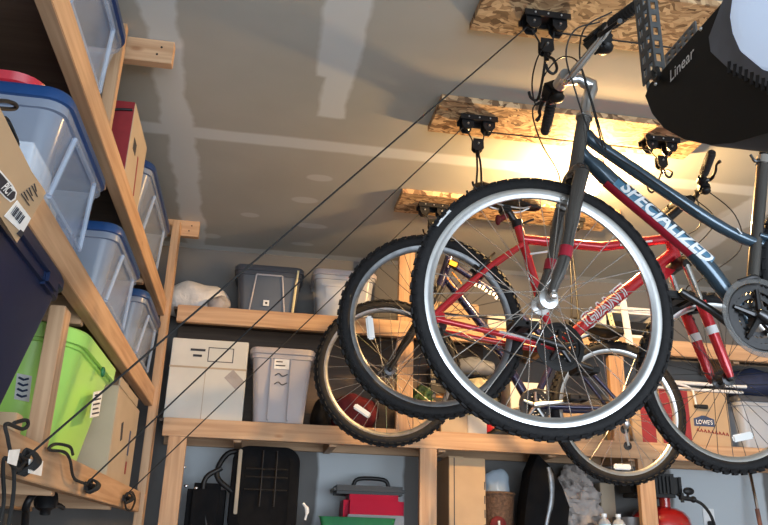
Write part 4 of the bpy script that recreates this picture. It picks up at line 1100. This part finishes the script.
m_.build('print_lines', M['ink'], fl, smooth=False)
MB().tube([onX(14, 152, -.475), onX(28, 176, -.47), onX(42, 193, -.465)], [.014, .011, .008], 6).build('flap', M['card'], fl)
cb_ = MB()
for k in range(4):
    o_ = k*.008
    cb_.tube([onX(-6, 128, -.475), onX(5+k, 118+3*k, -.47), onX(14+k, 136+2*k, -.46+o_), onX(13, 154-k, -.465), onX(2, 158-2*k, -.475), onX(-8, 146, -.475)], .004, 6, 6)
cb_.tube([onX(-8, 101, -.475), onX(6, 101, -.475), onX(16, 105, -.47), onX(13, 109, -.475), onX(-6, 108, -.475)], .004, 6, 6)
tag(cb_.build('cable_coil', M['black']), 'coil of black cable lying in front of the nearest blue lidded tote', 'cable')

# ------------------------------------------------------------------ back shelf, top level
yb = 4.0
def bX(px, py, Y=yb): return onY(px, py, Y)
o = blob('cloth', 'rolled off white blanket on the top back shelf beside the corner', 'blanket', (-.37, 4.19, BZ[2]+.085), (.19, .12, .115), M['clothw'], .022, 7, 2)
o = blob('cloth', 'beige fleece with folded end, right of the off white blanket', 'cloth', (-.245, 4.035, BZ[2]+.04), (.06, .045, .05), M['clothg'], .016, 16, 4)
td, c, hx, hy = tote('storage_tote', 'smoke grey tote with pale emblem on the top back shelf', 'tote', (-.17, 4.06, BZ[2]), (.19, 4.34, BZ[2]+.29), M['smoke'], M['smoke'], None, .03, .04)
trap('y', c, hx, hy, BZ[2]+.03, BZ[2]+.235, .095, .07, .005, .022, M['lilac'], td, 'recess_border')
MB().bx((-.012, 4.068, BZ[2]+.062), (.02, 4.071, BZ[2]+.094)).build('emblem', M['paper'], td, smooth=False)
MB().bx((.004-.006, 4.067, BZ[2]+.072), (.010, 4.0685, BZ[2]+.084)).build('emblem', M['ink'], td, smooth=False)
MB().tube([(.15, 4.075, BZ[2]+.03), (.165, 4.045, BZ[2]+.27)], .006, 6).build('strap', M['cream'], td)
tc, c, hx, hy = tote('storage_tote', 'milky clear tote on the top back shelf, left of the upright post', 'tote', (.26, 4.06, BZ[2]), (.6, 4.34, BZ[2]+.30), M['clearw'], M['lilac'], None, .03, .04)
carton((.33, 4.12, BZ[2]+.014), (.46, 4.3, BZ[2]+.22), M['paper'], 'white box inside the milky clear tote')
MB().bx((.30, 4.058, BZ[2]+.20), (.5, 4.066, BZ[2]+.215), .002).build('rib', M['clearw'], tc)
carton((.86, 4.06, BZ[2]), (1.2, 4.34, BZ[2]+.16), M['card'], 'brown carton on the top back shelf just right of the upright post')
carton((1.24, 4.02, BZ[2]), (1.55, 4.34, BZ[2]+.09), M['cardw'], 'flat pale carton on the top back shelf behind the red frame')
# white step stool hanging over the edge
p = [bX(600, 274), bX(652, 278)]
ws = thing('step_stool', 'white plastic step stool with cream strap on the top back shelf', 'stool', ((p[0].x+p[1].x)/2, 4.1, BZ[2]))
x0, x1 = p[0].x-.02, p[1].x+.03
MB().bx((x0, 3.99, BZ[2]+.0005), (x1, 4.3, BZ[2]+.03), .006).bx((x0, 4.0, BZ[2]+.16), (x1, 4.3, BZ[2]+.2), .012).bx((x0+.01, 4.02, BZ[2]+.03), (x0+.05, 4.28, BZ[2]+.16), .006).bx((x1-.05, 4.02, BZ[2]+.03), (x1-.01, 4.28, BZ[2]+.16), .006).build('body', M['white'], ws)
MB().bx((x0+.051, 4.03, BZ[2]+.055), (x1-.051, 4.27, BZ[2]+.12), .01).build('insert', M['black'], ws)
q0, q1 = bX(622, 288, 3.94), bX(629, 348, 3.94)
MB().box((q0+q1)/2, (.042, .012, (q0-q1).length), Matrix.Rotation(-.08, 3, 'Y'), .004).build('leg', M['white'], ws)
q0, q1 = bX(607, 304, 3.935), bX(617, 342, 3.935)
sm = MB().box((q0+q1)/2, (.028, .006, (q0-q1).length), Matrix.Rotation(-.2, 3, 'Y'), .002).build('strap', M['cream'], ws)
m_ = MB()
for i in range(8): m_.cyl(q0.lerp(q1, (i+.7)/8.4)+V((0, -.004, 0)), q0.lerp(q1, (i+.7)/8.4)+V((0, -.0032, 0)), .004, n=8)
m_.build('strap_hole', M['ink'], sm); sm.children[0]['kind'] = 'stuff'
# ------------------------------------------------------------------ back shelf, middle level
wb = carton((-.455, 4.0, BZ[1]), (-.068, 4.312, BZ[1]+.415), M['cardw'], 'weathered white file box on the middle back shelf', name='cardboard_box')
MB().bx((-.458, 3.9985, BZ[1]+.262), (-.065, 4.314, BZ[1]+.272), .001).build('lid_seam', M['card2'], wb)
MB().bx((-.275, 3.9985, BZ[1]+.002), (-.272, 3.9998, BZ[1]+.262)).build('seam', M['card2'], wb, smooth=False)
m_ = MB()
for (xa, xb, z) in ((-.36, -.285, .352), (-.345, -.30, .322), ): m_.bx((xa, 3.9985, BZ[1]+z), (xb, 3.9998, BZ[1]+z+.012))
m_.build('print_lines', M['ink'], wb, smooth=False)
m_ = MB(); a0 = (-.27, BZ[1]+.30); a1 = (-.14, BZ[1]+.372)
m_.bx((a0[0], 3.9985, a0[1]), (a1[0], 3.9998, a0[1]+.004)).bx((a0[0], 3.9985, a1[1]), (a1[0], 3.9998, a1[1]+.004)).bx((a0[0], 3.9985, a0[1]), (a0[0]+.004, 3.9998, a1[1])).bx((a1[0]-.004, 3.9985, a0[1]), (a1[0], 3.9998, a1[1]))
m_.build('printed_frame', M['ink'], wb, smooth=False)
MB().box((-.125, 3.9988, BZ[1]+.215), (.085, .0015, .06), Matrix.Rotation(.75, 3, 'Y')).build('shipping_label', M['clothg'], wb, smooth=False)
tl, c, hx, hy = tote('storage_tote', 'lavender grey tote with paper label on the middle back shelf', 'tote', (-.045, 3.995, BZ[1]), (.275, 4.30, BZ[1]+.395), M['lilac'], M['lilac'], None, .032, .035)
MB().bx((.055, 3.993, BZ[1]+.02), (.063, 4.02, BZ[1]+.37), .002).bx((.155, 3.993, BZ[1]+.02), (.163, 4.02, BZ[1]+.37), .002).build('rib', M['lilac'], tl)
lb = MB().bx((.072, 3.9985, BZ[1]+.285), (.15, 4.006, BZ[1]+.365)).build('label', M['paper'], tl, smooth=False)
MB().bx((.128, 3.9975, BZ[1]+.34), (.145, 3.9984, BZ[1]+.36)).build('label_mark', M['cardred'], lb, smooth=False)
MB().bx((.08, 3.9975, BZ[1]+.30), (.13, 3.9984, BZ[1]+.306)).bx((.08, 3.9975, BZ[1]+.32), (.115, 3.9984, BZ[1]+.326)).build('print_lines', M['ink'], lb, smooth=False)
m_ = MB(); 
for z in (.25, .205): m_.tube([(.08, 4.002, BZ[1]+z), (.10, 4.002, BZ[1]+z+.012), (.12, 4.002, BZ[1]+z-.002), (.145, 4.002, BZ[1]+z+.01)], .003, 4, 3)
m_.build('handwriting', M['smoke'], tl, smooth=False)
blob('bag', 'dark red fabric bag on the middle back shelf behind the leftmost wheels', 'bag', (.53, 4.18, BZ[1]+.085), (.13, .11, .12), M['clothr'], .025, 9, 11)
blob('bag', 'black fabric bag on the middle back shelf right of the lavender tote', 'bag', (.335, 4.19, BZ[1]+.075), (.045, .1, .1), M['clothk'], .02, 9, 12)
pa, pb = bX(441, 412), bX(487, 434)
carton((pa.x, 4.0, BZ[1]), ((pa.x+pb.x)/2+.02, 4.2, BZ[1]+.105), M['card2'], 'left of two pale low cartons on the middle back shelf below the big wheel')
carton(((pa.x+pb.x)/2+.0215, 4.0, BZ[1]), (pb.x, 4.2, BZ[1]+.1), M['cardw'], 'right of two pale low cartons on the middle back shelf below the big wheel')
shoe = MB().tube([bX(489, 436, 4.0)+V((0, .02, .0)), bX(500, 433, 4.0)+V((0, .02, .005)), bX(512, 437, 4.0)+V((0, .02, 0))], [.022, .03, .018], 10, 4)
for v in shoe.bm.verts: v.co.z = max(v.co.z, BZ[1]+.001)
tag(shoe.build('shoe', M['black']), 'black shoe on the middle back shelf beside the two pale cartons', 'shoe')
blob('bag', 'patterned green and pink bag stacked on the two low cartons', 'bag', (bX(478, 380).x, 4.09, BZ[1]+.205), (.13, .075, .12), pmat('patterned_fabric', (.45, .42, .3), .8, 0, .7, 22), .02, 9, 15, base=-.0975)
carton((bX(414, 400).x, 4.02, BZ[1]), (bX(439, 400).x-.01, 4.2, BZ[1]+.17), M['card'], 'small brown carton right of the wood upright, middle back shelf')
blob('plant', 'bunch of green artificial leaves on the small brown carton', 'plant', (bX(426, 372).x, 4.11, BZ[1]+.21), (.055, .07, .05), pmat('leaf_green', (.10, .17, .05), .7, 0, .7, 40), .03, 24, 17, base=-.0385)
carton((bX(512, 400).x, 4.02, BZ[1]), (bX(548, 400).x, 4.2, BZ[1]+.30), M['paper'], 'tall white carton on the middle back shelf behind the purple frame')
carton((bX(549, 400).x, 4.04, BZ[1]), (bX(604, 400).x, 4.3, BZ[1]+.2), M['card'], 'plain brown carton right of the tall white carton')
blob('bag', 'red plastic bag heaped in front of black gear on the middle shelf', 'bag', (1.30, 4.14, BZ[1]+.055), (.06, .06, .07), M['lidred'], .02, 12, 19)
cx9 = bX(478, 350).x
cr_ = thing('crate', 'black slatted crate behind the patterned bag on the middle back shelf', 'crate', (cx9+.05, 4.26, BZ[1]))
for z9 in (.01, .09, .17, .25, .33): MB().bx((cx9-.22, 4.21, BZ[1]+z9), (cx9+.26, 4.224, BZ[1]+z9+.055), .003).build('slat', M['black'], cr_)
for x9 in (-.215, .02, .235): MB().bx((cx9+x9, 4.2245, BZ[1]+.001), (cx9+x9+.03, 4.30, BZ[1]+.4), .003).build('upright', M['smoke'], cr_)
blob('bag', 'grey mesh bag lying on top of the patterned bag', 'bag', (cx9-.01, 4.09, BZ[1]+.375), (.13, .08, .06), M['clothb'], .018, 14, 51, base=-.035)
carton((cx9-.18, 4.235, BZ[1]+.002), (cx9+.01, 4.29, BZ[1]+.31), M['orange'], 'thin orange box standing inside the black slatted crate')
# home improvement store cartons
xa, xm, xb = bX(615, 400).x+.09, bX(659, 400).x, bX(727, 400).x
g1 = carton((xa, 4.0, BZ[1]), (xm-.002, 4.32, BZ[1]+.275), M['card'], 'brown store carton with red stripe, behind the small wheel', name='cardboard_box', group='store cartons on the middle back shelf')
MB().bx((bX(641, 420).x, 3.9985, BZ[1]+.001), (bX(655, 420).x, 3.9998, BZ[1]+.274)).build('red_panel', M['cardred'], g1, smooth=False)
g2 = carton((xm, 4.0, BZ[1]), (xb, 4.32, BZ[1]+.305), M['card'], 'brown store carton with blue gabled emblem and red end panel', name='cardboard_box', group='store cartons on the middle back shelf')
MB().bx((xm+.004, 3.9985, BZ[1]+.001), (bX(690, 420).x, 3.9998, BZ[1]+.304)).build('red_panel', M['cardred'], g2, smooth=False)
lc = bX(704, 421); w_ = .062
lg = MB().prism([(-w_, -.03), (w_, -.03), (w_, .012), (.03, .022), (.012, .03), (-.012, .03), (-.03, .022), (-w_, .012)], (lc.x, 3.9985, lc.z), (1, 0, 0), (0, 0, 1), (0, .0013, 0)).build('emblem', M['inkblue'], g2, smooth=False)
text_mb("LOWE'S", .034, (lc.x, 3.998, lc.z-.008), (1, 0, 0), (0, 0, 1), (0, -1, 0), 0, .0004, .0004, sx=.85).build('lettering', M['paper'], lg, smooth=False)
m_ = MB()
for k in range(9): m_.tube([(lc.x-.05+.022*k, 3.9985, lc.z-.058-.002*k), (lc.x-.045+.022*k, 3.9985, lc.z-.043-.002*k), (lc.x-.036+.022*k, 3.9985, lc.z-.06-.002*k)], .0036, 4)
m_.build('printed_script', M['cardred'], g2, smooth=False)
tg2, c, hx, hy = tote('storage_tote', 'pale grey translucent tote at the right end of the middle back shelf', 'tote', (bX(738, 400).x, 4.0, BZ[1]), (bX(738, 400).x+.5, 4.33, BZ[1]+.30), M['clearw'], M['smoke'], None, .035, .04)
blob('bag', 'dark grey bag between the store carton and the pale grey tote', 'bag', (bX(733.5, 420).x+.005, 4.17, BZ[1]+.08), (.02, .1, .1), M['clothk'], .01, 9, 22)
blob('cloth', 'navy blue sleeping bag rolled on the pale grey tote', 'sleeping bag', (bX(775, 380).x, 4.17, BZ[1]+.40), (.24, .13, .1), M['clothn'], .02, 8, 23, base=-.0965)
# chrome tubes of a folded frame lying on the cartons
rk = thing('folding_frame', 'folded chrome tube frame lying across the brown store cartons', 'frame', (2.5, 4.05, BZ[1]+.306))
zr_ = bX(690, 381).z
zA, zB2 = BZ[1]+.355, BZ[1]+.322
MB().tube([(xm-.06, 4.02, zA), (2.78, 4.02, zA+.0)], .0105, 10).build('tube', M['logo'], rk)
MB().tube([(xm-.02, 4.03, zB2), (2.76, 4.03, zB2)], .0095, 10).build('tube', M['logo'], rk)
MB().tube([(xm-.05, 4.02, zA-.01), (xm+.08, 3.985, zA-.012), bX(690, 388, 3.985), bX(694, 396, 3.985), bX(696, 405, 3.985)], .007, 10, 5).build('hook_arm', M['logo'], rk)
MB().tube([bX(695, 406, 3.985), bX(707, 407, 3.985)], [.011, .0125], 12).build('grip', M['grip'], rk)
MB().box(V((bX(712, 393, 4.03).x, 4.04, zA-.003)), (.06, .05, .05), None, .01).build('joint', M['black'], rk)
# ------------------------------------------------------------------ under the middle shelf
ZL = BZ[0]
def below(px, py, Y=4.03): return onY(px, py, Y)
s0, s1 = below(232, 442), below(304, 442)
stv = thing('stroller', 'black folded stroller with padded back under the middle back shelf', 'stroller', ((s0.x+s1.x)/2, 4.1, ZL))
zt_ = s0.z-.005
MB().rloft([(0, 0, 0, .155, .205, .07), (0, 0, .03, .17, .22, .08), (0, 0, .06, .165, .215, .075), (0, 0, .072, .12, .19, .06), (0, 0, .066, .11, .18, .05)], 8, True, True).xf(Matrix.Translation(((s0.x+s1.x)/2, 4.10, zt_-.225)) @ Matrix.Rotation(PI/2, 4, 'X')).build('padded_back', M['clothk'], stv)
m_ = MB(); cx_ = (s0.x+s1.x)/2
for z in (zt_-.12, zt_-.16, zt_-.22): m_.tube([(cx_-.1, 4.02, z), (cx_+.11, 4.02, z)], .004, 6)
for x in (-.02, .05): m_.tube([(cx_+x, 4.018, zt_-.03), (cx_+x, 4.018, zt_-.3)], .004, 6)
m_.build('frame_rod', M['darksteel'], stv)
MB().bx((cx_-.142, 4.012, zt_-.34), (cx_-.124, 4.022, zt_-.03), .003).build('trim_strip', M['card2'], stv)
MB().tube([(cx_-.14, 4.05, ZL+.2), (cx_-.24, 4.06, zt_-.16), (cx_-.2, 4.08, zt_-.05), (cx_-.1, 4.1, zt_-.03)], .014, 10, 5).tube([(cx_-.26, 4.04, ZL+.02), (cx_-.3, 4.05, ZL+.25), (cx_-.22, 4.06, zt_-.12)], .013, 10, 5).build('handle', M['black'], stv)
MB().bx((cx_-.375, 4.03, ZL+.0015), (cx_-.19, 4.25, ZL+.25), .03).build('seat', M['clothk'], stv)
for (px, py) in ((184, 467), (186, 486), (196, 488)): MB().ball(below(px, py, 4.01), .011, 10, (1, .6, .7)).build('buckle', M['chrome'], stv)
for sx in (-.11, .12): MB().torus((cx_+sx, 4.2, ZL+.075), (1, 0, 0), .055, .02, 28, 10).build('wheel', M['rubber'], stv)
MB().tube([below(303, 503, 4.02), below(307, 510, 4.02), below(305, 520, 4.02)], [.007, .011, .006], 8, 4).build('clip', M['white'], stv)
# red machine
r0_, r1_ = below(345, 493), below(406, 493)
tb = thing('toolbox', 'glossy red toolbox with black lid under the middle back shelf', 'toolbox', ((r0_.x+r1_.x)/2, 4.15, ZL))
MB().bx((r0_.x, 4.05, ZL+.001), (r1_.x, 4.28, r0_.z), .03).build('body', M['magenta'], tb)
MB().bx((r0_.x-.05, 4.08, r0_.z+.0005), (r1_.x+.01, 4.3, r0_.z+.045), .015).build('lid', M['black'], tb)
MB().bx((r0_.x+.02, 4.04, ZL+.001), (r1_.x-.005, 4.0495, r0_.z-.10), .004).build('front_band', M['smoke'], tb)
MB().tube([(r0_.x+.06, 4.2, r0_.z+.046), (r0_.x+.09, 4.2, r0_.z+.085), (r1_.x-.09, 4.2, r0_.z+.085), (r1_.x-.06, 4.2, r0_.z+.046)], .011, 10, 4).build('handle', M['black'], tb)
gp = below(320, 516, 3.97)
gr = MB().rloft([(gp.x+.19, 4.0, ZL+.001, .16, .02, .015), (gp.x+.19, 4.0, gp.z-.004, .19, .024, .018), (gp.x+.19, 4.0, gp.z, .195, .027, .02), (gp.x+.19, 4.0, gp.z-.005, .18, .02, .015)], 5, True, True).build('crate', M['green'])
tag(gr, 'green plastic crate standing in front of the glossy red toolbox', 'crate')
# tall carton
k0, k1 = below(449, 457), below(485, 457)
kt = carton((k0.x, 4.03, ZL), (k1.x, 4.3, k0.z), M['card'], 'tall brown carton with black taped edge beside the wooden post', name='cardboard_box')
MB().bx((k0.x+.025, 4.0285, ZL+.002), (k0.x+.03, 4.0298, k0.z-.002)).build('seam', M['ink'], kt, smooth=False)
m_ = MB()
for i in range(4): m_.bx((k1.x-.008, 4.0285, ZL+.06+i*.07), (k1.x-.003, 4.0298, ZL+.1+i*.07))
m_.build('printed_mark', M['ink'], kt, smooth=False)
MB().bx((k0.x-.004, 4.028, k0.z+.0), (k0.x+.08, 4.2, k0.z+.006), .002).build('flap', M['card'], kt)
bk0, bk1 = below(487, 492), below(521, 492); bcx = (bk0.x+bk1.x)/2; brd = (bk1.x-bk0.x)/2
bk = thing('basket', 'brown wicker basket beside the tall brown carton', 'basket', (bcx, 4.16, ZL))
MB().lathe((bcx, 4.16, ZL+.001), (0, 0, 1), [(0, 0), (brd*.8, 0), (brd, bk0.z-ZL-.02), (brd+.006, bk0.z-ZL), (brd-.004, bk0.z-ZL), (brd*.78, .012), (0, .012)], 32).build('body', M['wicker'], bk)
MB().torus((bcx, 4.16, bk0.z), (0, 0, 1), brd, .009, 36, 8).build('rim', M['wicker'], bk)
MB().ball((bcx-.02, 4.16-brd+.012, ZL+.10), .045, 14, (1, .35, 1)).build('emblem', M['clothr'], bk)
MB().tube([(bcx-.02, 4.16-brd-.008, ZL+.07), (bcx-.022, 4.16-brd-.008, ZL+.12)], .006, 8).build('toggle', M['paper'], bk)
blob('plastic_bag', 'pale blue plastic bag bulging out of the wicker basket', 'bag', (bcx, 4.16, bk0.z+.045), (brd-.022, brd-.022, .09), M['bag'], .02, 12, 31, base=-.045)
g0, g1_ = below(527, 452), below(569, 500)
bg = thing('backpack', 'black zipped bag with grey piping beside the wicker basket', 'bag', (below(548, 500).x, 4.08, ZL))
vs = [below(*p, 4.02) for p in ((537, 451), (529, 470), (524, 505), (521, 540), (568, 540), (571, 508), (563, 486), (552, 466))]
m_ = MB(); k = len(vs); bc = sum(vs, V())/k
for v in vs: v.z = max(v.z, ZL+.002)
lay = [(.35, -.0), (.08, .012), (0, .05), (.02, .13), (.3, .15)]
m_.add([V((v.lerp(bc, s).x, 4.0+d, v.lerp(bc, s).z)) for s, d in lay for v in vs], [[r*k+i, r*k+(i+1) % k, (r+1)*k+(i+1) % k, (r+1)*k+i] for r in range(len(lay)-1) for i in range(k)]+[list(range(k))[::-1], [(len(lay)-1)*k+i for i in range(k)]])
m_.build('body', M['clothk'], bg)
pp = [below(*p, 3.99) for p in ((549, 467), (552, 480), (552, 500), (548, 520), (546, 532))]
m_ = MB().tube(pp, [.012, .016, .014, .011, .008], 8, 5); 
for v in m_.bm.verts: v.co.y = 3.997+(v.co.y-3.99)*.4
m_.build('piping', M['galv'], bg)
cp_ = below(585, 495)
blob('cloth', 'heaped taupe canvas drop cloth under the middle back shelf', 'cloth', (cp_.x+.03, 4.23, ZL+.2), (.142, .10, .215), M['clothg'], .034, 13, 41, cuts=120, base=-.199, fold=.012)
carton((below(618, 490).x, 4.25, ZL), (below(633, 490).x, 4.33, ZL+.35), M['card2'], 'narrow tan carton behind the small bottles, left of the pale post')
for i, (px, nm) in enumerate(((603, 'left'), (617, 'right'))):
    q = below(px, 500, 4.0)
    bt = thing('bottle', 'small clear bottle with pale blue label, %s one of two beside the canvas heap' % nm, 'bottle', (q.x, 4.0, ZL), 'small bottles beside the canvas heap')
    MB().lathe((q.x, 4.0, ZL+.001), (0, 0, 1), [(0, 0), (.03, 0), (.032, .01), (.032, .125), (.022, .14), (.012, .145), (.012, .155), (0, .155)], 20).build('body', M['clearw'], bt)
    MB().lathe((q.x, 4.0, ZL+.05), (0, 0, 1), [(.0328, 0), (.0328, .07)], 20).build('label', pmat('pale_blue_label', (.45, .66, .8), .5), bt)
    MB().cyl((q.x, 4.0, ZL+.1565), (q.x, 4.0, ZL+.172), .014, n=16).build('cap', M['openlens'], bt)
q = below(636, 522, 4.0)
bw = MB().lathe((q.x-.0, 4.09, ZL+.001), (0, 0, 1), [(0, 0), (.05, 0), (.075, .1), (.08, .16), (.076, .16), (.07, .1), (.04, .012), (0, .012)], 28).build('pail', M['smoke'])
tag(bw, 'dark round pail in front of the narrow tan carton', 'pail')
# compressor
tk = below(672, 520, 4.06); tt_ = below(674, 505, 4.06)
cm = thing('air_compressor', 'red air compressor with black motor under the shelf, right of the pale post', 'air compressor', (tk.x, 4.12, ZL))
hT = tt_.z-ZL
MB().lathe((tk.x, 4.19, ZL+.02), (0, 0, 1), [(0, 0), (.13, .0), (.16, .03), (.165, hT-.12), (.158, hT-.085), (.136, hT-.055), (.1, hT-.034), (.05, hT-.022), (0, hT-.02)], 36).build('tank', M['tankred'], cm)
for k in range(3): MB().cyl((tk.x+.09*math.cos(k*2.1), 4.17+.09*math.sin(k*2.1), ZL+.001), (tk.x+.09*math.cos(k*2.1), 4.17+.09*math.sin(k*2.1), ZL+.03), .016, n=12).build('foot', M['rubber'], cm)
mp_ = below(661, 486, 4.1)
mo = MB().bx((mp_.x-.19, 4.06, mp_.z-.062), (mp_.x+.09, 4.24, mp_.z+.066), .02).build('motor', M['black'], cm)
m_ = MB()
for i in range(6): m_.bx((mp_.x+.0905, 4.07+.022*i, mp_.z-.04), (mp_.x+.108, 4.078+.022*i, mp_.z+.05), .002)
for i in range(5): m_.bx((mp_.x-.06+.022*i, 4.048, mp_.z-.045), (mp_.x-.05+.022*i, 4.0595, mp_.z+.05), .002)
m_.build('cooling_fins', M['black'], mo)
MB().cyl((mp_.x+.03, 4.13, ZL+hT-.01), (mp_.x+.03, 4.13, mp_.z-.05), .03, n=16).build('neck', M['tankred'], cm)
rg = below(688, 497, 4.06)
MB().cyl(rg+V((-.05, 0, -.005)), rg+V((.03, 0, -.012)), .012, n=12).ball(rg+V((.0, -.012, .03)), .026, 16, (1.3, .5, .8)).cyl(rg+V((0, 0, -.02)), rg+V((0, 0, .03)), .008, n=10).ball(rg+V((.03, -.0, -.012)), .018, 12).cyl(rg+V((-.035, 0, -.03)), rg+V((-.035, 0, .02)), .01, n=10).cyl(rg+V((-.03, 0, -.01)), V((mp_.x+.06, 4.1, mp_.z-.02)), .008, n=8).build('regulator', M['black'], cm)
MB().tube([rg+V((.035, 0, -.014)), below(703, 505, 4.06), below(711, 516, 4.08), below(715, 530, 4.1), below(712, 545, 4.12)+V((0, 0, 0))], .0085, 10, 5).build('hose', M['grip'], cm)
# wall outlet and tool handle
ou = onY(709, 519, YB-.003)
ot = thing('wall_outlet', 'white wall outlet with black plug behind the red air compressor', 'outlet', (ou.x, YB-.004, ou.z-.06))
MB().bx((ou.x-.036, YB-.007, ou.z-.058), (ou.x+.036, YB-.0005, ou.z+.058), .002).build('cover_plate', M['white'], ot)
MB().bx((ou.x-.017, YB-.035, ou.z-.045), (ou.x+.017, YB-.0075, ou.z-.012), .004).build('plug', M['black'], ot)
h0, h1 = onY(750, 474, 4.30), onY(757, 509, 4.26)
hv = (h1-h0).normalized(); top = h0-hv*.05; end = h0+hv*((h0.z-ZL-.003)/-hv.z)
hd_ = thing('broom', 'long chrome and brown tool handle leaning at the back wall, far right', 'broom', (end.x, end.y, ZL))
MB().tube([top, h1], .011, 12).build('ferrule', M['chrome'], hd_)
MB().tube([h1, end], .0125, 12).build('handle', pmat('red_brown_wood', (.22, .09, .06), .5), hd_)
# dark work lamp under the left shelf
w0 = onX(40, 520, -.62)
wl = thing('work_lamp', 'black gooseneck work lamp under the lowest left shelf', 'lamp', (w0.x, w0.y+.05, H-.28))
MB().lathe((w0.x-.03, w0.y+.06, H-.279), (0, 0, 1), [(0, 0), (.07, 0), (.07, .012), (.02, .022), (0, .022)], 24).build('base', M['black'], wl)
MB().tube([(w0.x-.03, w0.y+.06, H-.26), onX(25, 524, -.64), onX(26, 507, -.63), onX(32, 496, -.62), onX(40, 491, -.62), onX(45, 500, -.62)], .011, 10, 6).build('gooseneck', M['black'], wl)
MB().tube([onX(46, 498, -.61), onX(46, 506, -.6), onX(45, 514, -.6)], [.035, .028, .016], 16, 4).build('lamp_head', M['black'], wl)
MB().tube([onX(52, 506, -.6), onX(58, 505, -.6), onX(63, 508, -.6)], .008, 8, 4).build('handle', M['black'], wl)

# ------------------------------------------------------------------ light
w = bpy.data.worlds.new('sky'); scene.world = w; w.use_nodes = True
bg_ = w.node_tree.nodes['Background']; bg_.inputs[0].default_value = (.72, .84, 1, 1); bg_.inputs[1].default_value = 1.2
ld = bpy.data.lights.new('door_daylight', 'AREA'); ld.shape = 'RECTANGLE'; ld.size = 4.9; ld.size_y = 2.2; ld.energy = 210; ld.color = (.80, .90, 1)
lo_ = bpy.data.objects.new('door_daylight', ld); COL.objects.link(lo_); lo_.location = ((XL+XR)/2, YF+.05, 1.15); lo_.rotation_euler = (PI/2+.35, 0, 0)
scene.view_settings.view_transform = 'Standard'; scene.view_settings.look = 'None'; scene.view_settings.gamma = 1
scene.view_settings.use_curve_mapping = False
scene.view_settings.exposure = 0.48
try: scene.cycles.use_denoising = True
except Exception: pass
